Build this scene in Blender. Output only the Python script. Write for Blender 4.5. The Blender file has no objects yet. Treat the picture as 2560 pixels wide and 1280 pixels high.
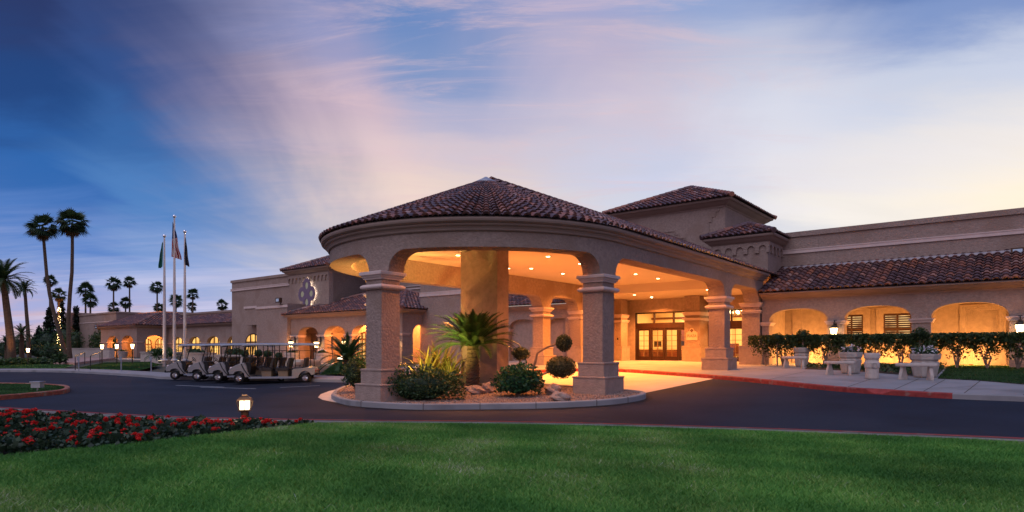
import bpy, math, random
import numpy as np
from mathutils import Vector, Matrix
from mathutils.geometry import tessellate_polygon
random.seed(7); RNG = np.random.default_rng(7)
PI = math.pi; R = math.radians
SC = bpy.context.scene; COL = SC.collection
# ---------------------------------------------------------------- camera
F = 1596.0; HOR = 872.0; EYE = 1.7
cd = bpy.data.cameras.new('camera'); cam = bpy.data.objects.new('camera', cd); COL.objects.link(cam)
cam.location = (0, 0, EYE); cam.rotation_euler = (R(90), 0, 0)
cd.sensor_width = 36; cd.lens = F/2560*36; cd.shift_y = (HOR-640)/2560; cd.clip_end = 3000; cd.clip_start = .05
SC.camera = cam
SC.view_settings.view_transform = 'Standard'; SC.view_settings.look = 'None'
SC.view_settings.exposure = 0; SC.view_settings.gamma = 1
SC.cycles.max_bounces = 6; SC.cycles.diffuse_bounces = 4; SC.cycles.glossy_bounces = 3; SC.cycles.transparent_max_bounces = 10
SC.cycles.sample_clamp_indirect = 4; SC.cycles.use_denoising = True
# ---------------------------------------------------------------- colour helpers
def lin(c):
    return tuple((x/255/12.92 if x/255 <= .04045 else ((x/255+.055)/1.055)**2.4) for x in c)
# ---------------------------------------------------------------- dusk sky (world)
W = bpy.data.worlds.new('World'); SC.world = W; W.use_nodes = True
nt = W.node_tree; N = nt.nodes; L = nt.links; N.clear()
def nd(t, **kw):
    n = N.new(t)
    for k, v in kw.items(): setattr(n, k, v)
    return n
def mth(op, a, b=None, c=None, clamp=False):
    n = nd('ShaderNodeMath', operation=op); n.use_clamp = clamp
    for i, x in enumerate((a, b, c)):
        if x is None: continue
        if isinstance(x, (int, float)): n.inputs[i].default_value = x
        else: L.new(x, n.inputs[i])
    return n.outputs[0]
tc = nd('ShaderNodeTexCoord'); sx = nd('ShaderNodeSeparateXYZ'); L.new(tc.outputs['Generated'], sx.inputs[0])
X_, Y_, Z_ = sx.outputs
az = mth('DIVIDE', mth('ARCTAN2', X_, Y_), .675)
el = mth('DIVIDE', mth('ARCSINE', Z_), .5)
zz = mth('ADD', mth('MAXIMUM', Z_, 0), .12)
cmb = nd('ShaderNodeCombineXYZ'); L.new(mth('DIVIDE', X_, zz), cmb.inputs[0]); L.new(mth('DIVIDE', Y_, zz), cmb.inputs[1])
def sky_noise(scale, rot, stretch, detail, rough=.55, seed=0, dist=0):
    mp = nd('ShaderNodeMapping'); L.new(cmb.outputs[0], mp.inputs[0])
    mp.inputs['Rotation'].default_value = (0, 0, R(rot)); mp.inputs['Scale'].default_value = stretch; mp.inputs['Location'].default_value = (seed, seed*.7, 0)
    n = nd('ShaderNodeTexNoise'); L.new(mp.outputs[0], n.inputs['Vector'])
    n.inputs['Scale'].default_value = scale; n.inputs['Detail'].default_value = detail; n.inputs['Roughness'].default_value = rough; n.inputs['Distortion'].default_value = dist
    return n.outputs[0]
n1 = sky_noise(.55, 25, (1, .45, 1), 6, .58, 3.1, .6)
n2 = sky_noise(1.5, -18, (.45, 1.3, 1), 7, .62, 8.3, .5)
n3 = sky_noise(1.1, 8, (.28, 1.5, 1), 6, .6, 1.7, .3)
a2 = mth('ADD', mth('ADD', mth('ADD', az, mth('MULTIPLY', mth('SUBTRACT', mth('MINIMUM', el, 1.2), .6), .38)), mth('MULTIPLY', mth('SUBTRACT', n1, .5), .85)), mth('MULTIPLY', mth('SUBTRACT', n2, .5), .22))
e2_ = mth('ADD', el, mth('MULTIPLY', mth('SUBTRACT', n2, .5), .30))
EM = 1.5
def ramp(stops):
    r = nd('ShaderNodeValToRGB'); cr = r.color_ramp
    cr.interpolation = 'EASE'
    while len(cr.elements) < len(stops): cr.elements.new(.5)
    for el_, (e, c) in zip(cr.elements, stops):
        el_.position = min(1, e/EM); el_.color = (*lin(c), 1)
    L.new(mth('DIVIDE', e2_, EM, clamp=True), r.inputs[0]); return r.outputs[0]
SKY = [
 (-4.6, [(0,(206,160,160)),(.35,(206,176,196)),(.8,(160,166,206)),(1.5,(104,128,186))]),
 (-2.2, [(0,(190,160,170)),(.3,(150,145,190)),(.7,(60,80,140)),(1.5,(90,112,172))]),
 (-1.0, [(0,(216,186,186)),(.06,(200,180,202)),(.13,(162,170,216)),(.22,(116,146,206)),(.31,(80,124,194)),(.44,(44,100,172)),(.62,(30,68,128)),(.82,(40,54,102)),(1.5,(88,110,170))]),
 (-.90, [(0,(205,190,205)),(.10,(172,178,218)),(.22,(134,160,212)),(.38,(76,126,190)),(.55,(52,100,164)),(.68,(46,78,138)),(.85,(50,68,120)),(1.5,(92,116,176))]),
 (-.34, [(0,(240,220,200)),(.3,(240,220,202)),(.45,(236,212,202)),(.58,(222,198,202)),(.72,(200,178,194)),(.86,(150,152,192)),(1.0,(110,130,184)),(1.5,(98,122,182))]),
 (-.13, [(0,(236,220,206)),(.45,(226,208,204)),(.60,(208,194,205)),(.71,(174,174,203)),(.81,(126,148,194)),(.95,(106,136,190)),(1.5,(100,126,184))]),
 (.32,  [(0,(226,220,220)),(.42,(204,210,226)),(.55,(198,202,224)),(.72,(204,194,210)),(.86,(184,176,202)),(1.0,(160,162,200)),(1.5,(104,128,186))]),
 (.62,  [(0,(246,238,222)),(.38,(240,234,228)),(.52,(224,221,228)),(.68,(212,214,228)),(.82,(186,192,216)),(.95,(146,164,206)),(1.5,(104,128,186))]),
 (1.0,  [(0,(254,240,206)),(.36,(251,238,216)),(.5,(236,230,226)),(.66,(198,206,226)),(.78,(126,150,200)),(.9,(92,122,180)),(1.5,(100,124,182))]),
 (1.9,  [(0,(226,196,180)),(.4,(150,150,190)),(.8,(90,110,166)),(1.5,(98,122,180))]),
 (4.6,  [(0,(206,160,160)),(.35,(206,176,196)),(.8,(160,166,206)),(1.5,(104,128,186))]),
]
colr = ramp(SKY[0][1])
for (a0, _), (a1, st) in zip(SKY, SKY[1:]):
    mr = nd('ShaderNodeMapRange', interpolation_type='SMOOTHSTEP'); L.new(a2, mr.inputs[0])
    mr.inputs[1].default_value = a0; mr.inputs[2].default_value = a1
    mx = nd('ShaderNodeMix', data_type='RGBA'); L.new(mr.outputs[0], mx.inputs[0]); L.new(colr, mx.inputs[6]); L.new(ramp(st), mx.inputs[7]); colr = mx.outputs[2]
# low streaks of cloud and a fine grain of wisps
low = nd('ShaderNodeMapRange', interpolation_type='SMOOTHSTEP'); L.new(el, low.inputs[0]); low.inputs[1].default_value = .42; low.inputs[2].default_value = .08
leftm = nd('ShaderNodeMapRange', interpolation_type='SMOOTHSTEP'); L.new(az, leftm.inputs[0]); leftm.inputs[1].default_value = -.2; leftm.inputs[2].default_value = -.6
stm = nd('ShaderNodeMapRange', interpolation_type='SMOOTHSTEP'); L.new(n3, stm.inputs[0]); stm.inputs[1].default_value = .5; stm.inputs[2].default_value = .68
mx = nd('ShaderNodeMix', data_type='RGBA'); L.new(mth('MULTIPLY', mth('MULTIPLY', mth('MULTIPLY', stm.outputs[0], low.outputs[0]), leftm.outputs[0]), .75), mx.inputs[0])
L.new(colr, mx.inputs[6]); mx.inputs[7].default_value = (*lin((206, 204, 232)), 1); colr = mx.outputs[2]
n4 = sky_noise(2.9, 62, (.34, 1.3, 1), 9, .70, 5.2, 1.4)
w1 = nd('ShaderNodeMapRange', interpolation_type='SMOOTHSTEP'); L.new(az, w1.inputs[0]); w1.inputs[1].default_value = -.72; w1.inputs[2].default_value = -.22
w2 = nd('ShaderNodeMapRange', interpolation_type='SMOOTHSTEP'); L.new(el, w2.inputs[0]); w2.inputs[1].default_value = .25; w2.inputs[2].default_value = .6
w3 = nd('ShaderNodeMapRange', interpolation_type='SMOOTHSTEP'); L.new(n4, w3.inputs[0]); w3.inputs[1].default_value = .46; w3.inputs[2].default_value = .72
w4 = nd('ShaderNodeMapRange', interpolation_type='SMOOTHSTEP'); L.new(az, w4.inputs[0]); w4.inputs[1].default_value = .9; w4.inputs[2].default_value = .3
mx = nd('ShaderNodeMix', data_type='RGBA'); L.new(mth('MULTIPLY', mth('MULTIPLY', w1.outputs[0], w4.outputs[0]), mth('MULTIPLY', mth('MULTIPLY', w2.outputs[0], w3.outputs[0]), .58)), mx.inputs[0])
L.new(colr, mx.inputs[6]); mx.inputs[7].default_value = (*lin((222, 192, 198)), 1); colr = mx.outputs[2]
hs = nd('ShaderNodeHueSaturation'); L.new(colr, hs.inputs['Color']); L.new(mth('ADD', .93, mth('MULTIPLY', n2, .20)), hs.inputs['Value']); colr = hs.outputs[0]
# a Nishita dusk sky lies under the cloud colours
sk = nd('ShaderNodeTexSky', sky_type='NISHITA'); sk.sun_disc = False; sk.sun_elevation = R(1.0); sk.sun_rotation = R(48); sk.altitude = 400
bgs = nd('ShaderNodeBackground'); L.new(sk.outputs[0], bgs.inputs[0]); bgs.inputs[1].default_value = .012
bg = nd('ShaderNodeBackground'); L.new(colr, bg.inputs[0]); bg.inputs[1].default_value = 1.0
ad = nd('ShaderNodeAddShader'); L.new(bg.outputs[0], ad.inputs[0]); L.new(bgs.outputs[0], ad.inputs[1])
wo = nd('ShaderNodeOutputWorld'); L.new(ad.outputs[0], wo.inputs[0])
# soft pink afterglow from behind the camera
sl = bpy.data.lights.new('afterglow', 'SUN'); sl.energy = 1.35; sl.angle = R(60); sl.color = (.97, .87, .90)
so = bpy.data.objects.new('afterglow', sl); COL.objects.link(so); so.rotation_euler = Vector((.42, .55, -1.0)).to_track_quat('-Z', 'Y').to_euler()
# ---------------------------------------------------------------- frames
E1 = (.7846, -.6200); E2 = (.6200, .7846)       # along the facade, into the building
def B(u, v, z=0.0): return (E1[0]*u+E2[0]*v, E1[1]*u+E2[1]*v, z)
def UV(x, y): return (E1[0]*x+E1[1]*y, E2[0]*x+E2[1]*y)
def g(v): return min(max(.0425*(v-13.5), 0), .75)
def gxy(x, y): return g(UV(x, y)[1])
def G(px, py, dz=0.0):
    """point of the terrain (raised by dz) under a direction of view"""
    r = (px-1280)/F; k = (HOR-py)/F; lo, hi = 2.0, 400.0
    for _ in range(60):
        m = (lo+hi)/2
        if EYE+k*m > gxy(r*m, m)+dz: lo = m
        else: hi = m
    return (r*lo, lo, gxy(r*lo, lo)+dz)
def U(px, v):
    r = (px-1280)/F; return (r*E2[1]*v-E2[0]*v)/(E1[0]-r*E1[1])
# ---------------------------------------------------------------- materials
def mat(name, col, rough=.8, var=.12, scale=4.0, bump=0.0, bscale=60.0, metal=0.0, spec=.3, attr=None, detail=4, stretch=None, wear=None, bdist=.01, trans=0):
    m = bpy.data.materials.new(name); m.use_nodes = True; t = m.node_tree; n = t.nodes; l = t.links
    b = n['Principled BSDF']; b.inputs['Roughness'].default_value = rough; b.inputs['Metallic'].default_value = metal
    b.inputs['Specular IOR Level'].default_value = spec
    tcn = n.new('ShaderNodeTexCoord'); src = tcn.outputs['Object']
    if stretch:
        mp = n.new('ShaderNodeMapping'); mp.inputs['Scale'].default_value = stretch; l.new(src, mp.inputs[0]); src = mp.outputs[0]
    no = n.new('ShaderNodeTexNoise'); no.inputs['Scale'].default_value = scale; no.inputs['Detail'].default_value = detail; l.new(src, no.inputs['Vector'])
    cr = n.new('ShaderNodeValToRGB')
    cr.color_ramp.elements[0].position = .28; cr.color_ramp.elements[1].position = .72
    cr.color_ramp.elements[0].color = (*[max(0, c*(1-var)) for c in col], 1); cr.color_ramp.elements[1].color = (*[min(1, c*(1+var)) for c in col], 1)
    l.new(no.outputs[0], cr.inputs[0]); out = cr.outputs[0]
    if wear:   # (colour, scale, threshold)
        n2_ = n.new('ShaderNodeTexNoise'); n2_.inputs['Scale'].default_value = wear[1]; n2_.inputs['Detail'].default_value = 6; l.new(tcn.outputs['Object'], n2_.inputs['Vector'])
        mr = n.new('ShaderNodeMapRange'); mr.inputs[1].default_value = wear[2]; mr.inputs[2].default_value = wear[2]+.12; l.new(n2_.outputs[0], mr.inputs[0])
        mx = n.new('ShaderNodeMix'); mx.data_type = 'RGBA'; l.new(mr.outputs[0], mx.inputs[0]); l.new(out, mx.inputs[6]); mx.inputs[7].default_value = (*wear[0], 1); out = mx.outputs[2]
    if attr:   # list of (pos, colour): per-face random value
        at = n.new('ShaderNodeAttribute'); at.attribute_name = 'rnd'
        c2 = n.new('ShaderNodeValToRGB')
        while len(c2.color_ramp.elements) < len(attr): c2.color_ramp.elements.new(.5)
        for e, (p, c) in zip(c2.color_ramp.elements, attr): e.position = p; e.color = (*c, 1)
        l.new(at.outputs['Fac'], c2.inputs[0])
        mx = n.new('ShaderNodeMix'); mx.data_type = 'RGBA'; mx.blend_type = 'MULTIPLY'; mx.inputs[0].default_value = 1
        l.new(c2.outputs[0], mx.inputs[7])
        cr.color_ramp.elements[0].color = (1-var, 1-var, 1-var, 1); cr.color_ramp.elements[1].color = (1, 1, 1, 1)
        l.new(out, mx.inputs[6]); out = mx.outputs[2]
    l.new(out, b.inputs['Base Color'])
    if bump:
        nb = n.new('ShaderNodeTexNoise'); nb.inputs['Scale'].default_value = bscale; nb.inputs['Detail'].default_value = 3; l.new(src, nb.inputs['Vector'])
        bp = n.new('ShaderNodeBump'); bp.inputs['Strength'].default_value = bump; bp.inputs['Distance'].default_value = bdist; l.new(nb.outputs[0], bp.inputs['Height']); l.new(bp.outputs[0], b.inputs['Normal'])
    if trans:
        tr = n.new('ShaderNodeBsdfTranslucent'); l.new(out, tr.inputs[0]); ms = n.new('ShaderNodeMixShader'); ms.inputs[0].default_value = trans
        l.new(b.outputs[0], ms.inputs[1]); l.new(tr.outputs[0], ms.inputs[2]); l.new(ms.outputs[0], n['Material Output'].inputs[0])
    return m
def emit(name, col, s, var=0.0, scale=2.0, stretch=(1, 1, 1)):
    m = bpy.data.materials.new(name); m.use_nodes = True; t = m.node_tree; n = t.nodes; l = t.links; n.remove(n['Principled BSDF'])
    e = n.new('ShaderNodeEmission'); e.inputs[0].default_value = (*col, 1); e.inputs[1].default_value = s
    if var:
        tcn = n.new('ShaderNodeTexCoord'); mp = n.new('ShaderNodeMapping'); mp.inputs['Scale'].default_value = stretch; l.new(tcn.outputs['Object'], mp.inputs[0])
        no = n.new('ShaderNodeTexNoise'); no.inputs['Scale'].default_value = scale; no.inputs['Detail'].default_value = 3; l.new(mp.outputs[0], no.inputs['Vector'])
        cr = n.new('ShaderNodeValToRGB'); cr.color_ramp.elements[0].position = .35; cr.color_ramp.elements[1].position = .65
        cr.color_ramp.elements[0].color = (col[0]*(1-var), col[1]*(1-var*1.15), col[2]*(1-var*1.2), 1); cr.color_ramp.elements[1].color = (*col, 1)
        l.new(no.outputs[0], cr.inputs[0]); l.new(cr.outputs[0], e.inputs[0])
    l.new(e.outputs[0], n['Material Output'].inputs[0]); return m
def glass(name, tint=(.95, .95, .95), refl=.10):
    m = bpy.data.materials.new(name); m.use_nodes = True; t = m.node_tree; n = t.nodes; l = t.links; n.remove(n['Principled BSDF'])
    a = n.new('ShaderNodeBsdfTransparent'); a.inputs[0].default_value = (*tint, 1); b = n.new('ShaderNodeBsdfGlossy'); b.inputs[1].default_value = .05
    x = n.new('ShaderNodeMixShader'); x.inputs[0].default_value = refl; l.new(a.outputs[0], x.inputs[1]); l.new(b.outputs[0], x.inputs[2]); l.new(x.outputs[0], n['Material Output'].inputs[0]); return m
M = {}
M['stucco'] = mat('stucco', (.285, .212, .182), .92, .16, 9, .9, 14, bdist=.04, wear=((.255, .182, .150), .8, .5))
M['stucco_fine'] = mat('stucco_fine', (.31, .235, .20), .9, .14, 5, .8, 22, bdist=.03)
M['trim'] = mat('trim_plaster', (.54, .43, .40), .85, .08, 3, .25, 60)
M['cornice'] = mat('cornice_plaster', (.275, .20, .17), .88, .10, 1.2, .3, 40)
M['ceiling'] = mat('ceiling_plaster', (.62, .52, .42), .9, .04, .8)
TILE = [(0, (.095, .05, .055)), (.3, (.15, .075, .072)), (.5, (.21, .09, .072)), (.7, (.29, .105, .066)), (.88, (.40, .14, .075)), (1, (.40, .25, .22))]
M['tile'] = mat('roof_tile', (1, 1, 1), .5, .35, 7, .3, 40, spec=.6, attr=TILE)
M['underlay'] = mat('roof_underlay', (.05, .035, .03), .9)
M['cap_metal'] = mat('roof_cap_metal', (.42, .42, .46), .45, .1, 3, metal=.6)
M['asphalt'] = mat('asphalt', (.0105, .0145, .027), .8, .35, .5, .6, 90, spec=.22, wear=((.017, .022, .036), .22, .50), bdist=.006)
M['concrete'] = mat('concrete', (.245, .24, .25), .85, .12, .9, .3, 70, wear=((.17, .165, .17), .7, .56))
M['paver'] = mat('paver', (.50, .44, .36), .6, .12, 1.2, .25, 50)
M['curb_red'] = mat('curb_red', (.26, .038, .034), .7, .3, 5, .4, 60, wear=((.26, .15, .13), 3.5, .57))
M['curb_rust'] = mat('curb_rust', (.30, .09, .05), .7, .25, 4, .4, 60, wear=((.34, .20, .13), 3.0, .52))
M['soil'] = mat('soil', (.05, .035, .025), .95, .3, 6, .8, 40)
M['gravel'] = mat('gravel', (.22, .15, .12), .95, .35, 40, 1, 90, bdist=.02)
M['turf'] = mat('turf', (.085, .22, .035), .95, .3, 1.5, .6, 80)
M['ground'] = mat('ground_earth', (.06, .06, .045), .95, .3, .05)
M['rock'] = mat('rock', (.34, .25, .21), .9, .35, 4, 1, 12, bdist=.04)
M['wood_dark'] = mat('dark_wood', (.028, .010, .006), .45, .25, 6, stretch=(1, 1, .15))
M['mullion'] = mat('mullion', (.06, .028, .014), .5)
M['bar'] = mat('lit_glazing_bar', (.20, .11, .05), .5)  # paler than the frame: canopy light put into the bar colour
M['stone'] = mat('cast_stone', (.46, .40, .36), .85, .14, 6, .5, 60, wear=((.33, .28, .25), 5, .6))
M['stone2'] = mat('planter_stone', (.38, .34, .31), .9, .18, 6, .8, 30, bdist=.02)
M['black'] = mat('black_metal', (.012, .012, .013), .45, .1)
M['bronze'] = mat('bronze', (.10, .06, .04), .4, .2, metal=.7)
M['steel'] = mat('pole_aluminium', (.55, .53, .52), .38, .06, metal=.55)
M['chrome'] = mat('chrome', (.8, .8, .82), .12, .03, metal=1)
M['bark'] = mat('palm_bark', (.10, .068, .045), .95, .35, 3, 1, 8, stretch=(1, 1, 4), bdist=.05)
M['bark2'] = mat('branch_bark', (.22, .16, .12), .9, .3, 6, .7, 20)
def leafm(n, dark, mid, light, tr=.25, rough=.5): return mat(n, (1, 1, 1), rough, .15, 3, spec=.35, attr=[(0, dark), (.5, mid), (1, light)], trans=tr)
M['palm'] = leafm('palm_leaf', (.012, .028, .012), (.025, .055, .02), (.06, .10, .03))
M['dead'] = leafm('dry_palm_leaf', (.08, .05, .02), (.14, .09, .04), (.2, .13, .06))
M['shrub'] = leafm('shrub_leaf', (.016, .042, .018), (.034, .085, .030), (.085, .15, .05))
M['bright_leaf'] = leafm('glossy_leaf', (.010, .045, .020), (.018, .085, .030), (.05, .16, .05), .2, .35)
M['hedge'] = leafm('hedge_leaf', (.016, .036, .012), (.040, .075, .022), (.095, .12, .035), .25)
M['flax'] = leafm('flax_leaf', (.07, .09, .02), (.14, .15, .035), (.30, .28, .08))
M['topiary'] = leafm('topiary_leaf', (.022, .042, .024), (.045, .080, .042), (.10, .14, .075), .08)
M['sago'] = leafm('sago_leaf', (.014, .040, .010), (.03, .080, .020), (.07, .13, .04), .15, .4)
M['conifer'] = leafm('conifer_leaf', (.006, .012, .008), (.012, .022, .014), (.02, .035, .02), .1)
M['geranium'] = leafm('geranium_leaf', (.010, .025, .012), (.022, .05, .022), (.06, .10, .05), .2)
M['petal'] = leafm('red_petal', (.45, .010, .010), (.75, .022, .018), (.95, .06, .04), .3)
M['white_petal'] = leafm('white_petal', (.5, .5, .6), (.7, .7, .8), (.9, .9, .95), .3)
M['grass'] = mat('grass_blade', (1, 1, 1), .6, .5, .45, spec=.25, detail=6, attr=[(0, (.065, .24, .040)), (.5, (.155, .40, .068)), (.82, (.32, .52, .11)), (.985, (.45, .50, .20)), (1, (.8, .85, .8))], trans=.3)
M['grass2'] = mat('shaded_grass_blade', (1, 1, 1), .6, .4, .45, spec=.2, detail=6, attr=[(0, (.018, .06, .018)), (.6, (.035, .10, .026)), (1, (.07, .15, .045))], trans=.3)  # darker grass copy with dusk shade put into its colours
M['lamp_warm'] = emit('lantern_glow', (1, .62, .25), 14)
M['lamp_white'] = emit('path_lamp_glow', (1, .80, .55), 3.2)
M['down'] = emit('downlight_glow', (1, .72, .34), 22)
M['win'] = emit('lit_window', (1, .56, .15), 1.7, .55, 1.4, (1, 1, .35))
M['win2'] = emit('lit_shutter_window', (1, .62, .25), 1.0, .85, 1.6)
M['halo'] = emit('emblem_backlight', (1, .90, .72), 5)
M['opening_glow'] = emit('emblem_opening_glow', (.80, .72, .60), .25)  # glow added to stand for pale lit stone behind the openings
M['emblem'] = mat('emblem_plum', (.17, .12, .18), .55, .08)
M['glass'] = glass('clear_glass')
M['cart_white'] = mat('cart_paint', (.28, .262, .255), .28, .04, spec=.5)
M['cart_roof'] = mat('cart_roof', (.25, .27, .32), .4, .04)
M['cart_seat'] = mat('cart_seat_vinyl', (.045, .035, .032), .5, .1)
M['cart_tan'] = mat('cart_tan_panel', (.22, .16, .11), .6, .08)
M['rubber'] = mat('rubber', (.010, .010, .011), .8, .15)
M['lobby'] = mat('lobby_wall', (.80, .62, .36), .9, .05)
M['lobby_floor'] = mat('lobby_floor', (.45, .30, .18), .4, .1)
M['red_wood'] = mat('reception_wood', (.17, .05, .022), .45, .2, 5)
M['sign'] = mat('plaque_cream', (.62, .48, .36), .7, .06)
M['ink'] = mat('plaque_ink', (.16, .08, .055), .7, .05)
M['brick'] = mat('brick_edge', (.28, .13, .09), .85, .2, 8, .5, 40)
# ---------------------------------------------------------------- mesh builder
ORG = {}
class MB:
    def __init__(s): s.v = []; s.f = []; s.r = []; s.rnd = 0.5; s.use = False
    def face(s, pts):
        k = len(s.v); s.v += [tuple(p) for p in pts]; s.f.append(tuple(range(k, k+len(pts)))); s.r.append(s.rnd)
    def grid(s, rows, closed=False):
        """rows of points joined by quads"""
        k = len(s.v); n = len(rows[0])
        for rw in rows: s.v += [tuple(p) for p in rw]
        for i in range(len(rows)-1):
            for j in range(n if closed else n-1):
                j2 = (j+1) % n
                s.f.append((k+i*n+j, k+i*n+j2, k+(i+1)*n+j2, k+(i+1)*n+j)); s.r.append(s.rnd)
    def hexa(s, p):   # 8 points: bottom 4, top 4
        k = len(s.v); s.v += [tuple(q) for q in p]
        for f in ((0, 3, 2, 1), (4, 5, 6, 7), (0, 1, 5, 4), (1, 2, 6, 5), (2, 3, 7, 6), (3, 0, 4, 7)):
            s.f.append(tuple(k+i for i in f)); s.r.append(s.rnd)
    def bbox(s, u0, u1, v0, v1, z0, z1):   # box in the building frame
        s.hexa([B(u0, v0, z0), B(u1, v0, z0), B(u1, v1, z0), B(u0, v1, z0), B(u0, v0, z1), B(u1, v0, z1), B(u1, v1, z1), B(u0, v1, z1)])
    def box(s, x0, x1, y0, y1, z0, z1):
        s.hexa([(x0, y0, z0), (x1, y0, z0), (x1, y1, z0), (x0, y1, z0), (x0, y0, z1), (x1, y0, z1), (x1, y1, z1), (x0, y1, z1)])
    def stack(s, cu, cv, prof, ar=1.0):    # square lathe in the building frame: (half, z)
        rows = [[B(cu-h*ar, cv-h, z), B(cu+h*ar, cv-h, z), B(cu+h*ar, cv+h, z), B(cu-h*ar, cv+h, z)] for h, z in prof]
        s.grid(rows, True); s.face(rows[0][::-1]); s.face(rows[-1])
    def lathe(s, c, prof, n=20, axis='z'):
        rows = []
        for r, z in prof:
            rows.append([(c[0]+r*math.cos(2*PI*i/n), c[1]+r*math.sin(2*PI*i/n), c[2]+z) if axis == 'z' else
                         (c[0]+r*math.cos(2*PI*i/n), c[1]+z, c[2]+r*math.sin(2*PI*i/n)) for i in range(n)])
        s.grid(rows, True); s.face(rows[0][::-1]); s.face(rows[-1])
    def tube(s, path, rad, n=8, cap=True):
        P = [Vector(p) for p in path]; rs = rad if isinstance(rad, (list, tuple)) else [rad]*len(P); rows = []
        up0 = None
        for i, p in enumerate(P):
            d = (P[min(i+1, len(P)-1)]-P[max(i-1, 0)]).normalized()
            if up0 is None: up0 = Vector((0, 0, 1)) if abs(d.z) < .9 else Vector((1, 0, 0))
            a = d.cross(up0).normalized(); b = a.cross(d).normalized(); up0 = b
            rows.append([p+a*(rs[i]*math.cos(2*PI*j/n))+b*(rs[i]*math.sin(2*PI*j/n)) for j in range(n)])
        s.grid(rows, True)
        if cap: s.face(rows[0][::-1]); s.face(rows[-1])
    def prism(s, poly, M0, h0, h1):    # polygon (a,b) extruded along third axis; M0(a,b,h)->xyz
        n = len(poly); lo = [M0(a, b, h0) for a, b in poly]; hi = [M0(a, b, h1) for a, b in poly]
        s.face(lo[::-1]); s.face(hi)
        for i in range(n):
            j = (i+1) % n; s.face([lo[i], lo[j], hi[j], hi[i]])
    def build(s, name, m, parent=None, smooth=False, origin=None, col=True):
        o0 = ORG.get(parent.name, (0, 0, 0)) if parent else (origin or (0, 0, 0))
        me = bpy.data.meshes.new(name)
        me.from_pydata([(x-o0[0], y-o0[1], z-o0[2]) for x, y, z in s.v], [], s.f)
        if s.use:
            a = me.attributes.new('rnd', 'FLOAT', 'FACE'); a.data.foreach_set('value', s.r)
        if smooth: me.polygons.foreach_set('use_smooth', [True]*len(me.polygons))
        mm = M[m] if isinstance(m, str) else m
        me.materials.append(mm); me.update()
        o = bpy.data.objects.new(name, me); COL.objects.link(o)
        if parent: o.parent = parent; ORG[o.name] = o0
        else: o.location = o0; ORG[o.name] = o0
        return o
def tag(o, label=None, cat=None, group=None, kind=None):
    if label: o['label'] = label
    if cat: o['category'] = cat
    if group: o['group'] = group
    if kind: o['kind'] = kind
    return o
def thing(name, loc, label, cat, group=None):
    o = bpy.data.objects.new(name, None); COL.objects.link(o); o.location = loc; o.empty_display_size = .3
    ORG[o.name] = tuple(loc); return tag(o, label, cat, group)
def copy_tree(o, parent=None):
    c = o.copy(); COL.objects.link(c)
    if parent: c.parent = parent
    for ch in o.children: copy_tree(ch, c)
    return c
def put(o, loc, rz=0, sc=None, label=None, group=None):
    o.location = loc; o.rotation_euler = (0, 0, rz)
    if sc: o.scale = (sc, sc, sc) if isinstance(sc, (int, float)) else sc
    if label: o['label'] = label
    if group: o['group'] = group
    return o
def lamp(name, kind, loc, energy, col, parent=None, aim=None, size=.1, spot=None, blend=.5):
    d = bpy.data.lights.new(name, kind); d.energy = energy; d.color = col
    if kind == 'AREA': d.size = size
    else: d.shadow_soft_size = size
    if spot: d.spot_size = R(spot); d.spot_blend = blend
    o = bpy.data.objects.new(name, d); COL.objects.link(o)
    if parent: o.parent = parent; o0 = ORG[parent.name]; loc = tuple(a-b for a, b in zip(loc, o0))
    o.location = loc
    if aim: o.rotation_euler = Vector(aim).to_track_quat('-Z', 'Y').to_euler()
    return o
WARM = (1, .31, .06); WARM2 = (1, .40, .11)
# walls with openings: samples of (s, low), map(s, d, z)
def pwall(mb, Mp, samples, top, d0, d1):
    tp = top if callable(top) else (lambda s: top)
    for (s0, l0), (s1, l1) in zip(samples, samples[1:]):
        if abs(s1-s0) > 1e-6:
            t0, t1 = tp(s0), tp(s1)
            mb.face([Mp(s0, d0, l0), Mp(s1, d0, l1), Mp(s1, d0, t1), Mp(s0, d0, t0)])
            mb.face([Mp(s0, d1, l0), Mp(s0, d1, t0), Mp(s1, d1, t1), Mp(s1, d1, l1)])
            mb.face([Mp(s0, d0, t0), Mp(s1, d0, t1), Mp(s1, d1, t1), Mp(s0, d1, t0)])
        mb.face([Mp(s0, d0, l0), Mp(s0, d1, l0), Mp(s1, d1, l1), Mp(s1, d0, l1)])
    for s, l in (samples[0], samples[-1]):
        mb.face([Mp(s, d0, l), Mp(s, d0, tp(s)), Mp(s, d1, tp(s)), Mp(s, d1, l)])
def arch(s0, s1, base, spring, rise, n=2.3, seg=18):
    pts = [(s0, base), (s0, spring)]; c = (s0+s1)/2; w = (s1-s0)/2
    for i in range(1, seg):
        x = -math.cos(PI*i/seg); pts.append((c+w*x, spring+rise*(1-abs(x)**n)**(1/n)))
    return pts+[(s1, spring), (s1, base)]
def rounded(s0, s1, base, r, step=.35):
    pts = [(s0, base)]
    for i in range(1, 9):
        a = PI/2*i/8; pts.append((s0+r-r*math.cos(a), base+r*math.sin(a)))
    k = max(1, int((s1-s0-2*r)/step))
    for i in range(1, k): pts.append((s0+r+(s1-s0-2*r)*i/k, base+r))
    for i in range(8, 0, -1):
        a = PI/2*i/8; pts.append((s1-r+r*math.cos(a), base+r*math.sin(a)))
    return pts+[(s1, base)]
def sweep(mb, Mp, ss, prof):       # profile (d outward positive, z) along s
    mb.grid([[Mp(s, -d, z) for d, z in prof] for s in ss])
    for s in (ss[0], ss[-1]): mb.face([Mp(s, -d, z) for d, z in prof])
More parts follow.
